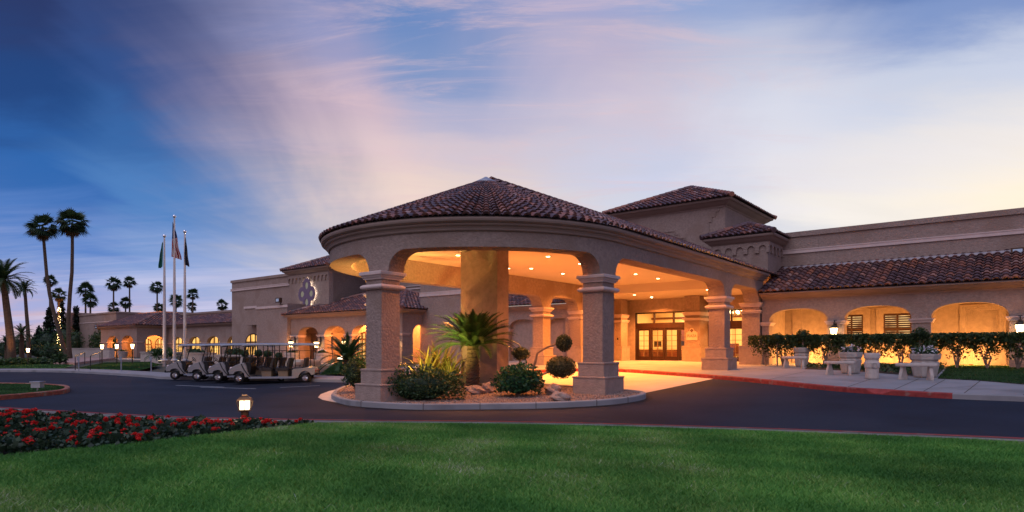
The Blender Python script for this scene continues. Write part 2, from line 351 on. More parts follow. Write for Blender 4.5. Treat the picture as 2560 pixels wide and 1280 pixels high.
# barrel tile roofs: f(i, t, h) -> xyz, i in tile columns, t metres up the slope
PROF = [(-.5, .0), (-.38, .0), (-.28, .125), (-.15, .20), (0, .225), (.15, .20), (.28, .125), (.38, .0)]
def tiles(mb, f, ncol, tmax, dt=.40, w=.30, t0=0.0, lift=.06, seed=1, tmin=None):
    rr = random.Random(seed); mb.use = True
    for i in range(ncol):
        tm = tmax(i+.5) if callable(tmax) else tmax; tb = tmin(i+.5) if tmin else t0
        j0 = int(math.floor((tb-t0)/dt)); t = t0+j0*dt
        ph = rr.uniform(-.03, .03)
        while t < tm-.02:
            a = max(t, tb); b = min(t+dt*1.06, tm+.05); mb.rnd = rr.random()**1.25
            jx = rr.uniform(-.03, .03); k = rr.uniform(.9, 1.1)
            rows = []
            for tt, hh, sc in ((a+ph*(t > tb), lift*k, 1.0), (b+ph, 0.0, .88)):
                rows.append([f(i+.5+x*sc+jx, tt, y*w*1.15*sc+hh) for x, y in PROF]+[f(i+1.0, tt, hh*.2)])
            mb.grid(rows)
            mb.rnd *= .6
            mb.face([f(i+.5+x+jx, a+ph*(t > tb), y*w*1.15+lift*k) for x, y in PROF[1:]]+[f(i+.5+x*.8+jx, a+.03, y*w*.75) for x, y in PROF[:0:-1]])
            t += dt
def planar(O, sd, td, w):
    O = Vector(O); sd = Vector(sd).normalized(); td = Vector(td).normalized(); n = sd.cross(td)
    if n.z < 0: n = -n
    return lambda i, t, h: tuple(O+sd*(i*w)+td*t+n*h)
def ridge_tiles(mb, p0, p1, r=.13, seed=3, step=.42):
    rr = random.Random(seed); a = Vector(p0); b = Vector(p1); d = (b-a); n = max(1, int(d.length/step)); mb.use = True
    for i in range(n):
        mb.rnd = rr.random()
        mb.tube([a+d*(i/n), a+d*((i+1.08)/n)], [r*1.12, r*.92], 8, True)
def leaf_cloud(mb, c, rad, n, size, seed=0, shell=.55, flat=1.0, lump=.22, bottom=-1.0, core=0):
    """many small folded leaves in a lumpy ellipsoid, denser towards its outside"""
    r = np.random.default_rng(seed); mb.use = True
    if core:
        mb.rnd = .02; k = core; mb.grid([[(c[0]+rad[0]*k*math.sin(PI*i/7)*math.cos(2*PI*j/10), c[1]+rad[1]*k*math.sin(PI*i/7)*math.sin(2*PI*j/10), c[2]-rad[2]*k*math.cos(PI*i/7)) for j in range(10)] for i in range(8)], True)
    d = r.normal(size=(n, 3)); d /= np.linalg.norm(d, axis=1)[:, None]
    d = d[d[:, 2] > bottom]; n = len(d)
    ph = r.uniform(0, 6.28, 6)
    lm = 1+lump*(np.sin(d[:, 0]*4+ph[0])*np.sin(d[:, 1]*4.6+ph[1])+.6*np.sin(d[:, 2]*6+ph[2])*np.sin(d[:, 0]*7+ph[3]))
    q = r.random(n)**shell*lm
    P = np.array(c)+d*q[:, None]*np.array(rad)
    A = r.normal(size=(n, 3)); A[:, 2] *= .7; A += d*.6; A /= np.linalg.norm(A, axis=1)[:, None]
    T = np.cross(A, r.normal(size=(n, 3))); T /= np.linalg.norm(T, axis=1)[:, None]
    s = size*r.uniform(.6, 1.3, n)[:, None]
    k = len(mb.v)
    V = np.stack([P-A*s*.5, P+T*s*.32*flat, P+A*s*.6, P-T*s*.32*flat], 1).reshape(-1, 3)
    mb.v += [tuple(x) for x in V.tolist()]
    mb.f += [(k+4*i, k+4*i+1, k+4*i+2, k+4*i+3) for i in range(n)]
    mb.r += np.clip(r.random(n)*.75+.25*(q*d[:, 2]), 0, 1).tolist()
def frond(mb, base, yaw, pitch, length, droop, w, nl=26, seed=0, vee=.5, tip=.25):
    """pinnate palm leaf: arching rachis with leaflets both sides"""
    r = random.Random(seed); mb.use = True; pts = []; p = Vector(base); a = pitch; st = length/nl
    for i in range(nl+1):
        pts.append(p.copy()); d = Vector((math.cos(yaw)*math.cos(a), math.sin(yaw)*math.cos(a), math.sin(a))); p = p+d*st; a -= droop/nl*(.4+1.2*i/nl)
    side = Vector((-math.sin(yaw), math.cos(yaw), 0)); base_r = r.random()*.7
    for i in range(2, nl+1):
        t = i/nl; d = (pts[i]-pts[i-1]).normalized(); nrm = side.cross(d)
        if nrm.z < 0: nrm = -nrm
        ll = w*(math.sin(PI*min(1, t*.85+.12))**.6)*(1 if t < .9 else .8)
        for sg in (-1, 1):
            mb.rnd = min(1, base_r+r.random()*.35)
            tipp = pts[i]+side*sg*ll*.86+d*ll*.55+nrm*ll*(vee-.1)+Vector((0, 0, -.12*ll*r.random()))
            hw = st*.6
            mb.face([pts[i]-d*hw, pts[i]+d*hw, tipp])
    mb.rnd = .6; mb.tube(pts, [.012*length*(1-.8*i/nl) for i in range(nl+1)], 4, False)
# ================================================================ terrain, roads, lawns
BRK = (13.5, 13.5+.75/.0425)
def clip_tri(tri, lo, hi):
    def half(P, c, keep_hi):
        out = []
        for a, b in zip(P, P[1:]+P[:1]):
            va, vb = UV(*a)[1]-c, UV(*b)[1]-c
            if not keep_hi: va, vb = -va, -vb
            if va >= 0: out.append(a)
            if (va >= 0) != (vb >= 0):
                t = va/(va-vb); out.append((a[0]+(b[0]-a[0])*t, a[1]+(b[1]-a[1])*t))
        return out
    P = tri
    if lo is not None: P = half(P, lo, True)
    if hi is not None and P: P = half(P, hi, False)
    return P
def sheet(mb, poly, dz):
    P = [(p[0], p[1]) for p in poly]
    for t in tessellate_polygon([[Vector((x, y, 0)) for x, y in P]]):
        tri = [P[i] for i in t]
        ar = (tri[1][0]-tri[0][0])*(tri[2][1]-tri[0][1])-(tri[2][0]-tri[0][0])*(tri[1][1]-tri[0][1])
        if abs(ar) < 1e-9: continue
        if ar < 0: tri = tri[::-1]
        for lo, hi in ((None, BRK[0]), (BRK[0], BRK[1]), (BRK[1], None)):
            Q = clip_tri(tri, lo, hi)
            if len(Q) >= 3: mb.face([(x, y, gxy(x, y)+dz) for x, y in Q])
def skirt(mb, poly, z0, z1, closed=True):
    P = list(poly); E = list(zip(P, P[1:]+P[:1])) if closed else list(zip(P, P[1:]))
    for a, b in E:
        n = max(1, int(math.hypot(b[0]-a[0], b[1]-a[1])/1.5))
        for i in range(n):
            p = [a[k]+(b[k]-a[k])*i/n for k in (0, 1)]; q = [a[k]+(b[k]-a[k])*(i+1)/n for k in (0, 1)]
            gp, gq = gxy(*p), gxy(*q)
            mb.face([(p[0], p[1], gp+z0), (q[0], q[1], gq+z0), (q[0], q[1], gq+z1), (p[0], p[1], gp+z1)])
def smooth_line(P, k=6):
    P = [Vector((p[0], p[1], 0)) for p in P]; out = []
    for i in range(len(P)-1):
        p0, p1, p2, p3 = P[max(0, i-1)], P[i], P[i+1], P[min(len(P)-1, i+2)]
        for j in range(k):
            t = j/k; q = .5*((2*p1)+(p2-p0)*t+(2*p0-5*p1+4*p2-p3)*t*t+(3*p1-p0-3*p2+p3)*t**3); out.append((q.x, q.y))
    out.append((P[-1].x, P[-1].y)); return out
def offset(P, d):
    out = []
    for i, p in enumerate(P):
        a = P[max(0, i-1)]; b = P[min(len(P)-1, i+1)]; dx, dy = b[0]-a[0], b[1]-a[1]; l = math.hypot(dx, dy) or 1
        out.append((p[0]-dy/l*d, p[1]+dx/l*d))
    return out
def kerb(mb, line, w, z0, z1, closed=False):
    """kerb of width w to the left of the line, chamfered top"""
    P = line+[line[0]] if closed else line
    a = P; b = offset(P, w)
    def row(q, dz): return [(x, y, gxy(x, y)+dz) for x, y in q]
    ch = .025
    rows = [row(a, z0), row(a, z1-ch), row(offset(P, ch), z1), row(offset(P, w-ch), z1), row(b, z1-ch), row(b, z0)]
    mb.grid([list(r) for r in zip(*rows)])
    for e in (0, -1): mb.face([r[e] for r in rows])
def struct(mb, name, m, **k): return tag(mb.build(name, m, **k), kind='structure')
mb = MB()
for i in range(3):
    a, b = ((-900, BRK[0]), BRK, (BRK[1], 900))[i]
    mb.face([B(-900, a, g(a)-.06), B(900, a, g(a)-.06), B(900, b, g(b)-.06), B(-900, b, g(b)-.06)])
struct(mb, 'ground', 'ground')
def gp(*pts): return [G(px, py)[:2] for px, py in pts]
# kerb of the front lawn (outer line on the road side), left to right
front = smooth_line([(-24.0, 21.6), (-18.5, 19.1), (-13.6, 16.95), (-8.1, 14.75), (-4.35, 13.98), (0, 13.6), (3.2, 12.95), (6.3, 12.0), (8.7, 10.95), (12, 9.0), (17, 5.4)])
far = smooth_line(gp((-420, 925), (-120, 928), (20, 930), (175, 932), (357, 943)) + gp((412, 948), (560, 950), (700, 952), (800, 955), (870, 956)), 5)
fr2 = smooth_line(gp((870, 956), (1000, 950), (1110, 945), (1270, 936), (1435, 929), (1540, 930), (1650, 937), (1840, 952), (2079, 977), (2230, 988), (2381, 997), (2560, 1004), (2760, 1012), (3050, 1026)), 6)
mb = MB(); sheet(mb, front[::-1]+[(-70, 34), (-70, 50)]+far[1:]+fr2[1:]+[(30, 8)], -.004); struct(mb, 'asphalt_driveway', 'asphalt')
# concrete drive under the canopy
mb = MB()
pv = [B(-21.9, 30.4)[:2], B(-21.9, 17.5)[:2]]+[B(-15.8+6.1*math.cos(a), 18.4-6.1*math.sin(a))[:2] for a in [PI-PI*i/16 for i in range(17)]]+[B(-9.6, 19)[:2], B(-9.5, 29.2)[:2]]
pv = [p for p in pv]
sheet(mb, pv, .004); struct(mb, 'concrete_drive', 'paver')
# sidewalk and entrance plaza (top at +.15)
walk_in = [B(40, 41)[:2], B(-24, 41)[:2], B(-24, 33)[:2], B(-33.5, 33)[:2]]
wl = offset(fr2, .15)
mb = MB(); sheet(mb, wl+[B(14, 33.2)[:2], B(14, 41)[:2], B(-21, 41)[:2], B(-21, 36)[:2], B(-34, 36)[:2]], .15); struct(mb, 'entrance_sidewalk', 'concrete')
# painted kerb: red with two plain lengths (a ramp dips between)
def cut(line, x0, x1): return [p for p in line if x0 <= p[0] <= x1]
XR = [G(2116, 974)[0], G(2225, 986)[0], G(2381, 996)[0]]
i0 = min(range(len(fr2)), key=lambda i: abs(fr2[i][0]-XR[0])); i1 = min(range(len(fr2)), key=lambda i: abs(fr2[i][0]-XR[1])); i2 = min(range(len(fr2)), key=lambda i: abs(fr2[i][0]-XR[2]))
def kerb_thing(line, m, label, w=.16, z1=.153, z0=-.1, closed=False):
    k = MB(); kerb(k, line, w, z0, z1, closed); return struct(k, 'kerb', m)
kerb_thing(fr2[:i0+1], 'curb_red', 0); kerb_thing(fr2[i1:i2+1], 'curb_red', 0); kerb_thing(fr2[i2:], 'concrete', 0)
# dropped kerb between
rp = MB(); seg = fr2[i0:i1+1]; nb = offset(seg, .16); n = len(seg)
rows = []
for i, (p, q) in enumerate(zip(seg, nb)):
    h = .153-.13*math.sin(PI*i/(n-1)); rows.append([(p[0], p[1], gxy(*p)-.1), (p[0], p[1], gxy(*p)+h-.02), (q[0], q[1], gxy(*q)+max(h, .154))])
rp.grid(rows); struct(rp, 'kerb', 'curb_red')
# far left sidewalk with plain kerb
kerb_thing(far, 'concrete', 0)
fo = offset(far, .16); fo2 = offset(far, 1.5)
mb = MB(); sheet(mb, fo+fo2[::-1], .15); struct(mb, 'sidewalk', 'concrete')
# joints of the sidewalk slabs: thin dark strips
mb = MB()
for px in (1930, 2020, 2115, 2232, 2330, 2440, 2545):
    p = G(px, 985 if px > 2200 else 960)[:2]; pp = min(wl, key=lambda q: abs(q[0]-p[0])); u, v = UV(*pp)
    q0 = pp; q1 = B(u+.2, v+4.2)[:2]
    d = (q1[0]-q0[0], q1[1]-q0[1]); l = math.hypot(*d); s = (-d[1]/l*.012, d[0]/l*.012)
    sheet(mb, [(q0[0]-s[0], q0[1]-s[1]), (q0[0]+s[0], q0[1]+s[1]), (q1[0]+s[0], q1[1]+s[1]), (q1[0]-s[0], q1[1]-s[1])], .155)
struct(mb, 'sidewalk_joint', 'soil')
# pink paved path and patio of the wing
PZ = .62
def bp(*uv): return [B(u, v)[:2] for u, v in uv]
mb = MB()
pat = [(-34, 27.2), (-34, 36), (-95, 36), (-95, 27.6), (-63.5, 27.6), (-63.5, 25.2), (-41.5, 25.2), (-41.5, 27.2)]
mb.prism([p for p in pat], lambda a, b, h: B(a, b, h), -.2, PZ); struct(mb, 'patio', 'paver')
mb = MB(); mb.prism([(-86, 27.4), (-76, 27.4), (-66, 20.5), (-75, 20.5)], lambda a, b, h: B(a, b, (g(b)+.16) if h else g(b)-.1), 0, 1); struct(mb, 'ramp_path', mat('pink_paving', (.40, .25, .21), .8, .15, 2, .3, 40))
# island under the canopy
isl = smooth_line(gp((828, 997), (845, 1007), (880, 1015), (960, 1021), (1058, 1025), (1200, 1024), (1340, 1022), (1492, 1015), (1570, 1007), (1612, 998), (1606, 991), (1556, 985), (1440, 976), (1320, 966), (1200, 956), (1050, 952), (900, 966), (845, 981)) + gp((828, 997)), 6)[:-1]
ii = offset(isl+[isl[0]], .17)[:-1]
mb = MB(); kerb(mb, isl, .17, -.1, .17, True); struct(mb, 'island_kerb', 'concrete')
kj = MB()
for px_ in (905, 1058, 1200, 1340, 1492, 1572):
    c_ = min(isl[:70], key=lambda q: abs((q[0]/q[1])*F+1280-px_)); i_ = isl.index(c_); d_ = ii[i_]; t_ = (-(d_[1]-c_[1])/.17*.008, (d_[0]-c_[0])/.17*.008); zg = gxy(*c_)
    o_ = ((c_[0]-d_[0])*.03, (c_[1]-d_[1])*.03); P_ = [(c_[0]+o_[0]-t_[0], c_[1]+o_[1]-t_[1]), (c_[0]+o_[0]+t_[0], c_[1]+o_[1]+t_[1]), (d_[0]+t_[0], d_[1]+t_[1]), (d_[0]-t_[0], d_[1]-t_[1])]
    kj.hexa([(x, y, zg) for x, y in P_]+[(x, y, zg+.173) for x, y in P_])
struct(kj, 'kerb_joint', 'soil')
gs_ = offset(isl+[isl[0]], -.22)[:-1]; mb = MB(); mb.grid([[(x, y, gxy(x, y)+.0035) for x, y in q] for q in (isl[:72], gs_[:72])]); struct(mb, 'gutter_grime', mat('gutter_grime', (.006, .007, .010), .85, .5, 1.2))
mb = MB(); sheet(mb, ii, .13); struct(mb, 'gravel_bed', 'gravel')
# gravel stones (nobody could count them)
st = MB(); st.use = True
rr = random.Random(5)
poly = ii
def inside(x, y, P):
    c = False; j = len(P)-1
    for i in range(len(P)):
        if (P[i][1] > y) != (P[j][1] > y) and x < (P[j][0]-P[i][0])*(y-P[i][1])/(P[j][1]-P[i][1])+P[i][0]: c = not c
        j = i
    return c
bx = (min(p[0] for p in poly), max(p[0] for p in poly), min(p[1] for p in poly), max(p[1] for p in poly))
for _ in range(9000):
    x, y = rr.uniform(bx[0], bx[1]), bx[2]+(bx[3]-bx[2])*rr.random()**1.6
    if not inside(x, y, poly): continue
    s = rr.uniform(.012, .035); z = gxy(x, y)+.13; a = rr.random()*6.28; st.rnd = rr.random()
    P = [(x+s*math.cos(a+k*2.094), y+s*math.sin(a+k*2.094), z) for k in range(3)]; t = (x, y, z+s*.9)
    for k in range(3): st.face([P[k], P[(k+1) % 3], t])
tag(st.build('gravel', mat('gravel_stone', (1, 1, 1), .9, .2, 5, attr=[(0, (.12, .08, .065)), (.5, (.23, .16, .13)), (1, (.40, .31, .27))])), kind='stuff')
# front kerb and lawns
kf = MB(); kerb(kf, front[::-1], .16, -.15, .156); struct(kf, 'kerb', 'concrete')
kp = MB(); fr_ = front[::-1]; kp.grid([list(r_) for r_ in zip(*[[(x, y, gxy(x, y)+dz) for x, y in offset(fr_, o_)] for o_, dz in ((-.004, -.1), (-.004, .135), (.022, .162), (.155, .162))])]); struct(kp, 'kerb_paint', 'curb_red')
fin = offset(front[::-1], .16)[::-1]
edge = smooth_line([G(-260, 1162, .12)[:2]] + [G(px, py, .12)[:2] for px, py in ((0, 1138), (200, 1119), (400, 1099), (600, 1077), (720, 1064), (790, 1057))] + [(-3.4, 13.62)], 5)
ci = min(range(len(fin)), key=lambda i: abs(fin[i][0]+3.4))
lawnP = edge+fin[ci:]+[(17, -3), (-22, -3)]
mb = MB(); sheet(mb, lawnP, .10); skirt(mb, edge, -.1, .10, False); struct(mb, 'lawn', 'turf')
bedP = edge+fin[:ci][::-1]
mb = MB(); sheet(mb, bedP, -.03); struct(mb, 'flower_bed_soil', 'soil')
# grass blades on the lawns, one stuff object each
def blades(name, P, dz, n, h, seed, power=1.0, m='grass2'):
    r = np.random.default_rng(seed); x0, x1 = min(p[0] for p in P), max(p[0] for p in P); y0, y1 = max(3.6, min(p[1] for p in P)), max(p[1] for p in P)
    X = r.uniform(x0, x1, n*3); Y = y0+(y1-y0)*r.random(n*3)**power
    ok = np.zeros(len(X), bool); j = len(P)-1
    for i in range(len(P)):
        xi, yi = P[i]; xj, yj = P[j]
        if yi != yj: ok ^= ((yi > Y) != (yj > Y)) & (X < (xj-xi)*(Y-yi)/(yj-yi)+xi)
        j = i
    ok &= np.abs(X) < .86*Y+.4
    X = X[ok][:n]; Y = Y[ok][:n]; n = len(X)
    V = E2[0]*X+E2[1]*Y; Z = np.clip(.0425*(V-13.5), 0, .75)+dz
    a = r.uniform(0, 6.28, n); hh = h*r.uniform(.55, 1.25, n); w = .0045*r.uniform(.7, 1.5, n)*(1+Y*.05); lean = hh*r.uniform(.5, 1.7, n); b = r.uniform(0, 6.28, n)
    dx, dy = np.cos(a)*w, np.sin(a)*w
    VV = np.stack([np.stack([X-dx, Y-dy, Z], 1), np.stack([X+dx, Y+dy, Z], 1), np.stack([X+np.cos(b)*lean, Y+np.sin(b)*lean, Z+hh], 1)], 1).reshape(-1, 3)
    me = bpy.data.meshes.new(name); me.vertices.add(3*n); me.vertices.foreach_set('co', VV.ravel()); me.loops.add(3*n); me.loops.foreach_set('vertex_index', np.arange(3*n, dtype=np.int32))
    me.polygons.add(n); me.polygons.foreach_set('loop_start', np.arange(0, 3*n, 3, dtype=np.int32)); me.polygons.foreach_set('loop_total', np.full(n, 3, np.int32)); me.update(calc_edges=True)
    pt = .5+.22*np.sin(X*.55+1.2+np.sin(Y*.9)*.8)*np.cos(Y*.7-.4)+.2*np.sin(X*1.3+np.sin(Y*.9)*1.7)*np.sin(Y*1.1+.6*X)+.18*np.sin(X*3.1+Y*2.3)*np.sin(Y*2.7-X)
    at = me.attributes.new('rnd', 'FLOAT', 'FACE'); at.data.foreach_set('value', np.clip((pt-.5)*1.05+.42+r.normal(0, .20, n), 0, .99+.01*(r.random(n) > .985)).astype(np.float32))
    me.materials.append(M[m]); o = bpy.data.objects.new(name, me); COL.objects.link(o); return tag(o, kind='stuff')
blades('grass', lawnP, .10, 420000, .050, 1, 1.15, 'grass')
# right-hand lawn and planting bed behind the benches
rl = gp((2344, 958), (2440, 963), (2549, 973), (2700, 990), (2800, 925), (2560, 919), (2395, 917))
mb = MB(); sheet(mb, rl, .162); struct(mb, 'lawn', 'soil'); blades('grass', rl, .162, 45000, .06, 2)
bd = gp((2012, 932), (2120, 936), (2338, 955), (2392, 917), (2200, 912), (2040, 915))
mb = MB(); sheet(mb, bd, .158); struct(mb, 'planting_bed', 'soil')
# left median with rust-red kerb
med = smooth_line(gp((-300, 1022), (-120, 1011), (0, 1000), (60, 995), (110, 990), (155, 985), (172, 980), (174, 975), (160, 971), (100, 967), (0, 965), (-200, 962), (-500, 960)), 5)
kk = MB(); kerb(kk, med, .18, -.1, .16); struct(kk, 'kerb', 'curb_rust')
mi = offset(med, .18)
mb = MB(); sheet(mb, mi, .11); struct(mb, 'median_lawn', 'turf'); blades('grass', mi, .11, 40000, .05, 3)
# small lawns before the wing
for i, (P, n) in enumerate(((gp((800, 945), (872, 941), (872, 918), (838, 914)), 9000), (gp((190, 927), (350, 931), (400, 918), (375, 910), (262, 912)), 16000), (gp((0, 925), (160, 926), (185, 917), (60, 914), (-60, 914)), 9000))):
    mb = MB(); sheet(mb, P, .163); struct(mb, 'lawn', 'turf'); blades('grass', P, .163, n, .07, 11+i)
# parking bay lines
for a, b in (((440, 963.5), (560, 968)), ((500, 968), (640, 972)), ((700, 969), (800, 964))):
    p, q = G(*a)[:2], G(*b)[:2]; d = (q[0]-p[0], q[1]-p[1]); l = math.hypot(*d); s = (-d[1]/l*.05, d[0]/l*.05)
    mb = MB(); sheet(mb, [(p[0]-s[0], p[1]-s[1]), (q[0]-s[0], q[1]-s[1]), (q[0]+s[0], q[1]+s[1]), (p[0]+s[0], p[1]+s[1])], .0045); struct(mb, 'parking_line', mat('road_paint', (.35, .36, .38), .7))
# ================================================================ entrance canopy (porte-cochere)
CU, CV, RO = -15.8, 18.4, 5.7
VB = 33.4; L1 = VB-CV; LC = PI*RO; LT = 2*L1+LC
def MS(s, d, z):
    if s <= L1: return B(CU+RO-d, VB-s, z)
    if s <= L1+LC:
        a = (s-L1)/RO; return B(CU+(RO-d)*math.cos(a), CV-(RO-d)*math.sin(a), z)
    return B(CU-RO+d, CV+(s-L1-LC), z)
can = thing('entrance_canopy', B(CU, CV, .2), 'large round-fronted entrance canopy with tiled conical roof on square stucco columns', 'entrance canopy')
CAPZ = 4.03; BEAM = 4.67
cols = [(-10.5, 17.75), (-15.27, 12.93), (-21.1, 17.75), (-10.5, 28.35), (-21.1, 29.4)]
def column(cu, cv, zb, parent, half=.36):
    c = MB(); c.stack(cu, cv, [(half, zb+.9), (half, CAPZ-.02)]); sh = c.build('column', 'stucco', parent)
    b = MB()
    b.stack(cu, cv, [(half+.23, zb-.2), (half+.23, zb+.46), (half+.25, zb+.47), (half+.25, zb+.505), (half+.22, zb+.515), (half+.13, zb+.518)])
    b.stack(cu, cv, [(half+.11, zb+.5), (half+.11, zb+.90), (half+.13, zb+.91), (half+.13, zb+.95), (half+.10, zb+.965), (half-.02, zb+.968)])
    b.build('column_base', 'stucco_fine', sh)
    k = MB(); k.stack(cu, cv, [(half-.02, 3.795), (half+.05, 3.80), (half+.055, 3.84), (half+.085, 3.86), (half+.11, 3.92), (half+.15, 3.93), (half+.15, 4.01), (half+.14, CAPZ), (half-.02, CAPZ+.002)])
    k.stack(cu, cv, [(half-.02, 3.49), (half+.07, 3.495), (half+.12, 3.53), (half+.135, 3.57), (half+.12, 3.61), (half+.07, 3.645), (half-.02, 3.65)])
    k.build('capital', 'trim', sh)
    return sh
for cu, cv in cols: column(cu, cv, g(cv)+.13 if cv < 20 else g(cv)+.15, can)
# beam with rounded openings, following the stadium plan
hc = .40
sc_ = [(VB-28.35), (L1+RO*.114), (L1+RO*1.4735), (L1+RO*(PI-.114)), (L1+LC+11.0)]
smp = [(0.0, CAPZ), (.75, CAPZ)]; pe = .75
for k, s in enumerate(sc_+[LT-.3]):
    lo = s-hc; smp += rounded(pe, lo, CAPZ, BEAM-CAPZ)
    pe = s+hc if k < 5 else LT
    smp += [(lo+(pe-lo)*q/3, CAPZ) for q in range(1, 4)]
smp2 = []
for a, b in zip(smp, smp[1:]):
    smp2.append(a); n = int(abs(b[0]-a[0])/.4)
    for i in range(1, n+1): t = i/(n+1); smp2.append((a[0]+(b[0]-a[0])*t, a[1]+(b[1]-a[1])*t))
smp2.append(smp[-1])
bm = MB(); pwall(bm, MS, smp2, 5.60, 0, .74); bm.build('arched_beam', 'stucco', can)
ss = [i*.35 for i in range(int(LT/.35)+1)]
co = MB(); sweep(co, MS, ss, [(-.02, 5.12), (.05, 5.125), (.075, 5.15), (.085, 5.19), (.12, 5.24), (.17, 5.27), (.19, 5.30), (.19, 5.325), (.23, 5.34), (.29, 5.38), (.31, 5.43), (.31, 5.49), (-.02, 5.50)]); co.build('cornice', 'cornice', can)
# ceilings
cl = MB()
pts = [B(CU+RO-.5, 34.72)[:2], B(CU+RO-.5, CV)[:2]]+[B(CU+(RO-.5)*math.cos(a), CV-(RO-.5)*math.sin(a))[:2] for a in [PI*i/24 for i in range(1, 24)]]+[B(CU-RO+.5, CV)[:2], B(CU-RO+.5, 34.72)[:2]]
cl.face([(x, y, 5.575) for x, y in pts][::-1])
cl.bbox(CU-RO+.02, CU+RO-.02, 34.7, 35.0, 5.07, 5.574); cl.bbox(CU-RO+.02, CU+RO-.02, 35.0, 40.0, 5.07, 5.4)
cl.build('ceiling', 'ceiling', can)
# tiled roof: half cone and two long slopes
RE, ZE, ZA = 6.04, 5.50, 8.15
al = math.atan2(ZA-ZE, RE); SL = math.hypot(RE, ZA-ZE); ca, sa = math.cos(al), math.sin(al)
nc = 64; dth = PI/nc
def fcone(i, t, h):
    th = i*dth; r = RE-t*ca; hs_ = h*min(1, .25+.75*r/RE); return B(CU+(r+hs_*sa)*math.cos(th), CV-(r+hs_*sa)*math.sin(th), ZE+t*sa+hs_*ca)
rf = MB(); tiles(rf, fcone, nc, SL-.45, .40, RE*dth, seed=2)
n_up = (0, 0, 1)
VE = 36.2; nl = int((VE-CV)/.30)
rdir = tuple(-E1[i]*ca for i in (0, 1))+(sa,); ldir = tuple(E1[i]*ca for i in (0, 1))+(sa,)
tiles(rf, planar(B(CU+RE, CV, ZE), (E2[0], E2[1], 0), rdir, .30), nl, SL-.05, .40, .30, seed=3)
tiles(rf, planar(B(CU-RE, CV, ZE), (E2[0], E2[1], 0), ldir, .30), nl, SL-.05, .40, .30, seed=4)
ridge_tiles(rf, B(CU, CV+.3, ZA+.02), B(CU, VE, ZA+.02))
roof = rf.build('tile_roof', 'tile', can)
ul = MB()
rows = [[B(CU+r*math.cos(PI*i/48), CV-r*math.sin(PI*i/48), ZE-.025+(RE-r)*sa/ca) for r in (RE-.02, .05)] for i in range(49)]
ul.grid(rows)
for sg in (1, -1):
    ul.face([B(CU+sg*(RE-.02), CV, ZE-.025), B(CU+sg*(RE-.02), VE, ZE-.025), B(CU, VE, ZA-.025), B(CU, CV, ZA-.025)])
ul.build('roof_deck', 'underlay', roof)
cm = MB(); cm.lathe(B(CU, CV, ZA-.20), [(.52, -.02), (.50, .03), (.16, .20), (.05, .27)], 24); cm.build('roof_cap', 'cap_metal', roof, smooth=True)
# great central pier, a thing of its own beneath the roof
pr = MB(); pr.bbox(-17.38, -15.5, 18.7, 19.4, .2, 5.56); pr.build('central_pier', 'stucco_fine', can)
# recessed downlights: disc + trim ring + lamp
def downlight(px, py, z, e=1650, uv=None):
    if uv: p = B(*uv, z)
    else:
        Y = (z-EYE)*F/(HOR-py); p = ((px-1280)/F*Y, Y, z)
    t = thing('downlight', (p[0], p[1], z), 'small round recessed downlight glowing in the canopy ceiling', 'ceiling light', 'recessed downlights in the canopy ceiling')
    d = MB(); d.lathe((p[0], p[1], z), [(.085, -.014), (.085, -.010)], 14); d.build('bulb', 'down', t)
    r = MB(); r.lathe((p[0], p[1], z), [(.13, -.012), (.125, -.002)], 16); r.build('trim_ring', 'trim', t)
    lamp('downlight_lamp', 'SPOT', (p[0], p[1], z-.03), e, WARM, t, (0, 0, -1), .06, 140, .6)
for px, py in ((1145, 638), (1370, 641), (1328, 671), (1407, 684), (1450, 659), (1535, 705), (1589, 685), (1645, 696)): downlight(px, py, 5.575)
for px, py in ((1586, 737), (1629, 742), (1769, 724)): downlight(px, py, 5.07, 2100)
downlight(0, 0, 5.07, 2100, (-18.8, 38.6)); downlight(0, 0, 5.07, 2000, (-12.6, 38.2))  # extra downlights added to brighten the vestibule
for uv in ((-13.0, 15.0), (-18.6, 15.0), (-12.0, 17.6)): downlight(0, 0, 5.575, 700, uv)  # unseen downlights added behind the beam to light the front column
for uv in ((-19.2, 24.0), (-12.4, 26.5), (-19.2, 31.0), (-12.6, 32.0)): downlight(0, 0, 5.575, 1650, uv)
# ================================================================ main building: entrance, towers, right arcade
hb = thing('entrance_building', B(-12, 36, .9), 'stucco entrance building with square tile-roofed tower, glass doors and a long arched walkway', 'building')
def S33(s, d, z): return B(s, 33.0+d, z)
FL = .90
def capital_box(mb, u0, u1, v0, v1, z, h=.17):
    c = ((u0+u1)/2, (v0+v1)/2); hu, hv = (u1-u0)/2, (v1-v0)/2
    rows = []
    for e, dz in ((-.01, -h-.002), (.05, -h), (.05, -h+.05), (.08, -h+.07), (.10, -.045), (.12, -.04), (.12, -.004), (-.01, 0.0)):
        rows.append([B(c[0]-hu-e, c[1]-hv-e, z+dz), B(c[0]+hu+e, c[1]-hv-e, z+dz), B(c[0]+hu+e, c[1]+hv+e, z+dz), B(c[0]-hu-e, c[1]+hv+e, z+dz)])
    mb.grid(rows, True); mb.face(rows[0][::-1]); mb.face(rows[-1])
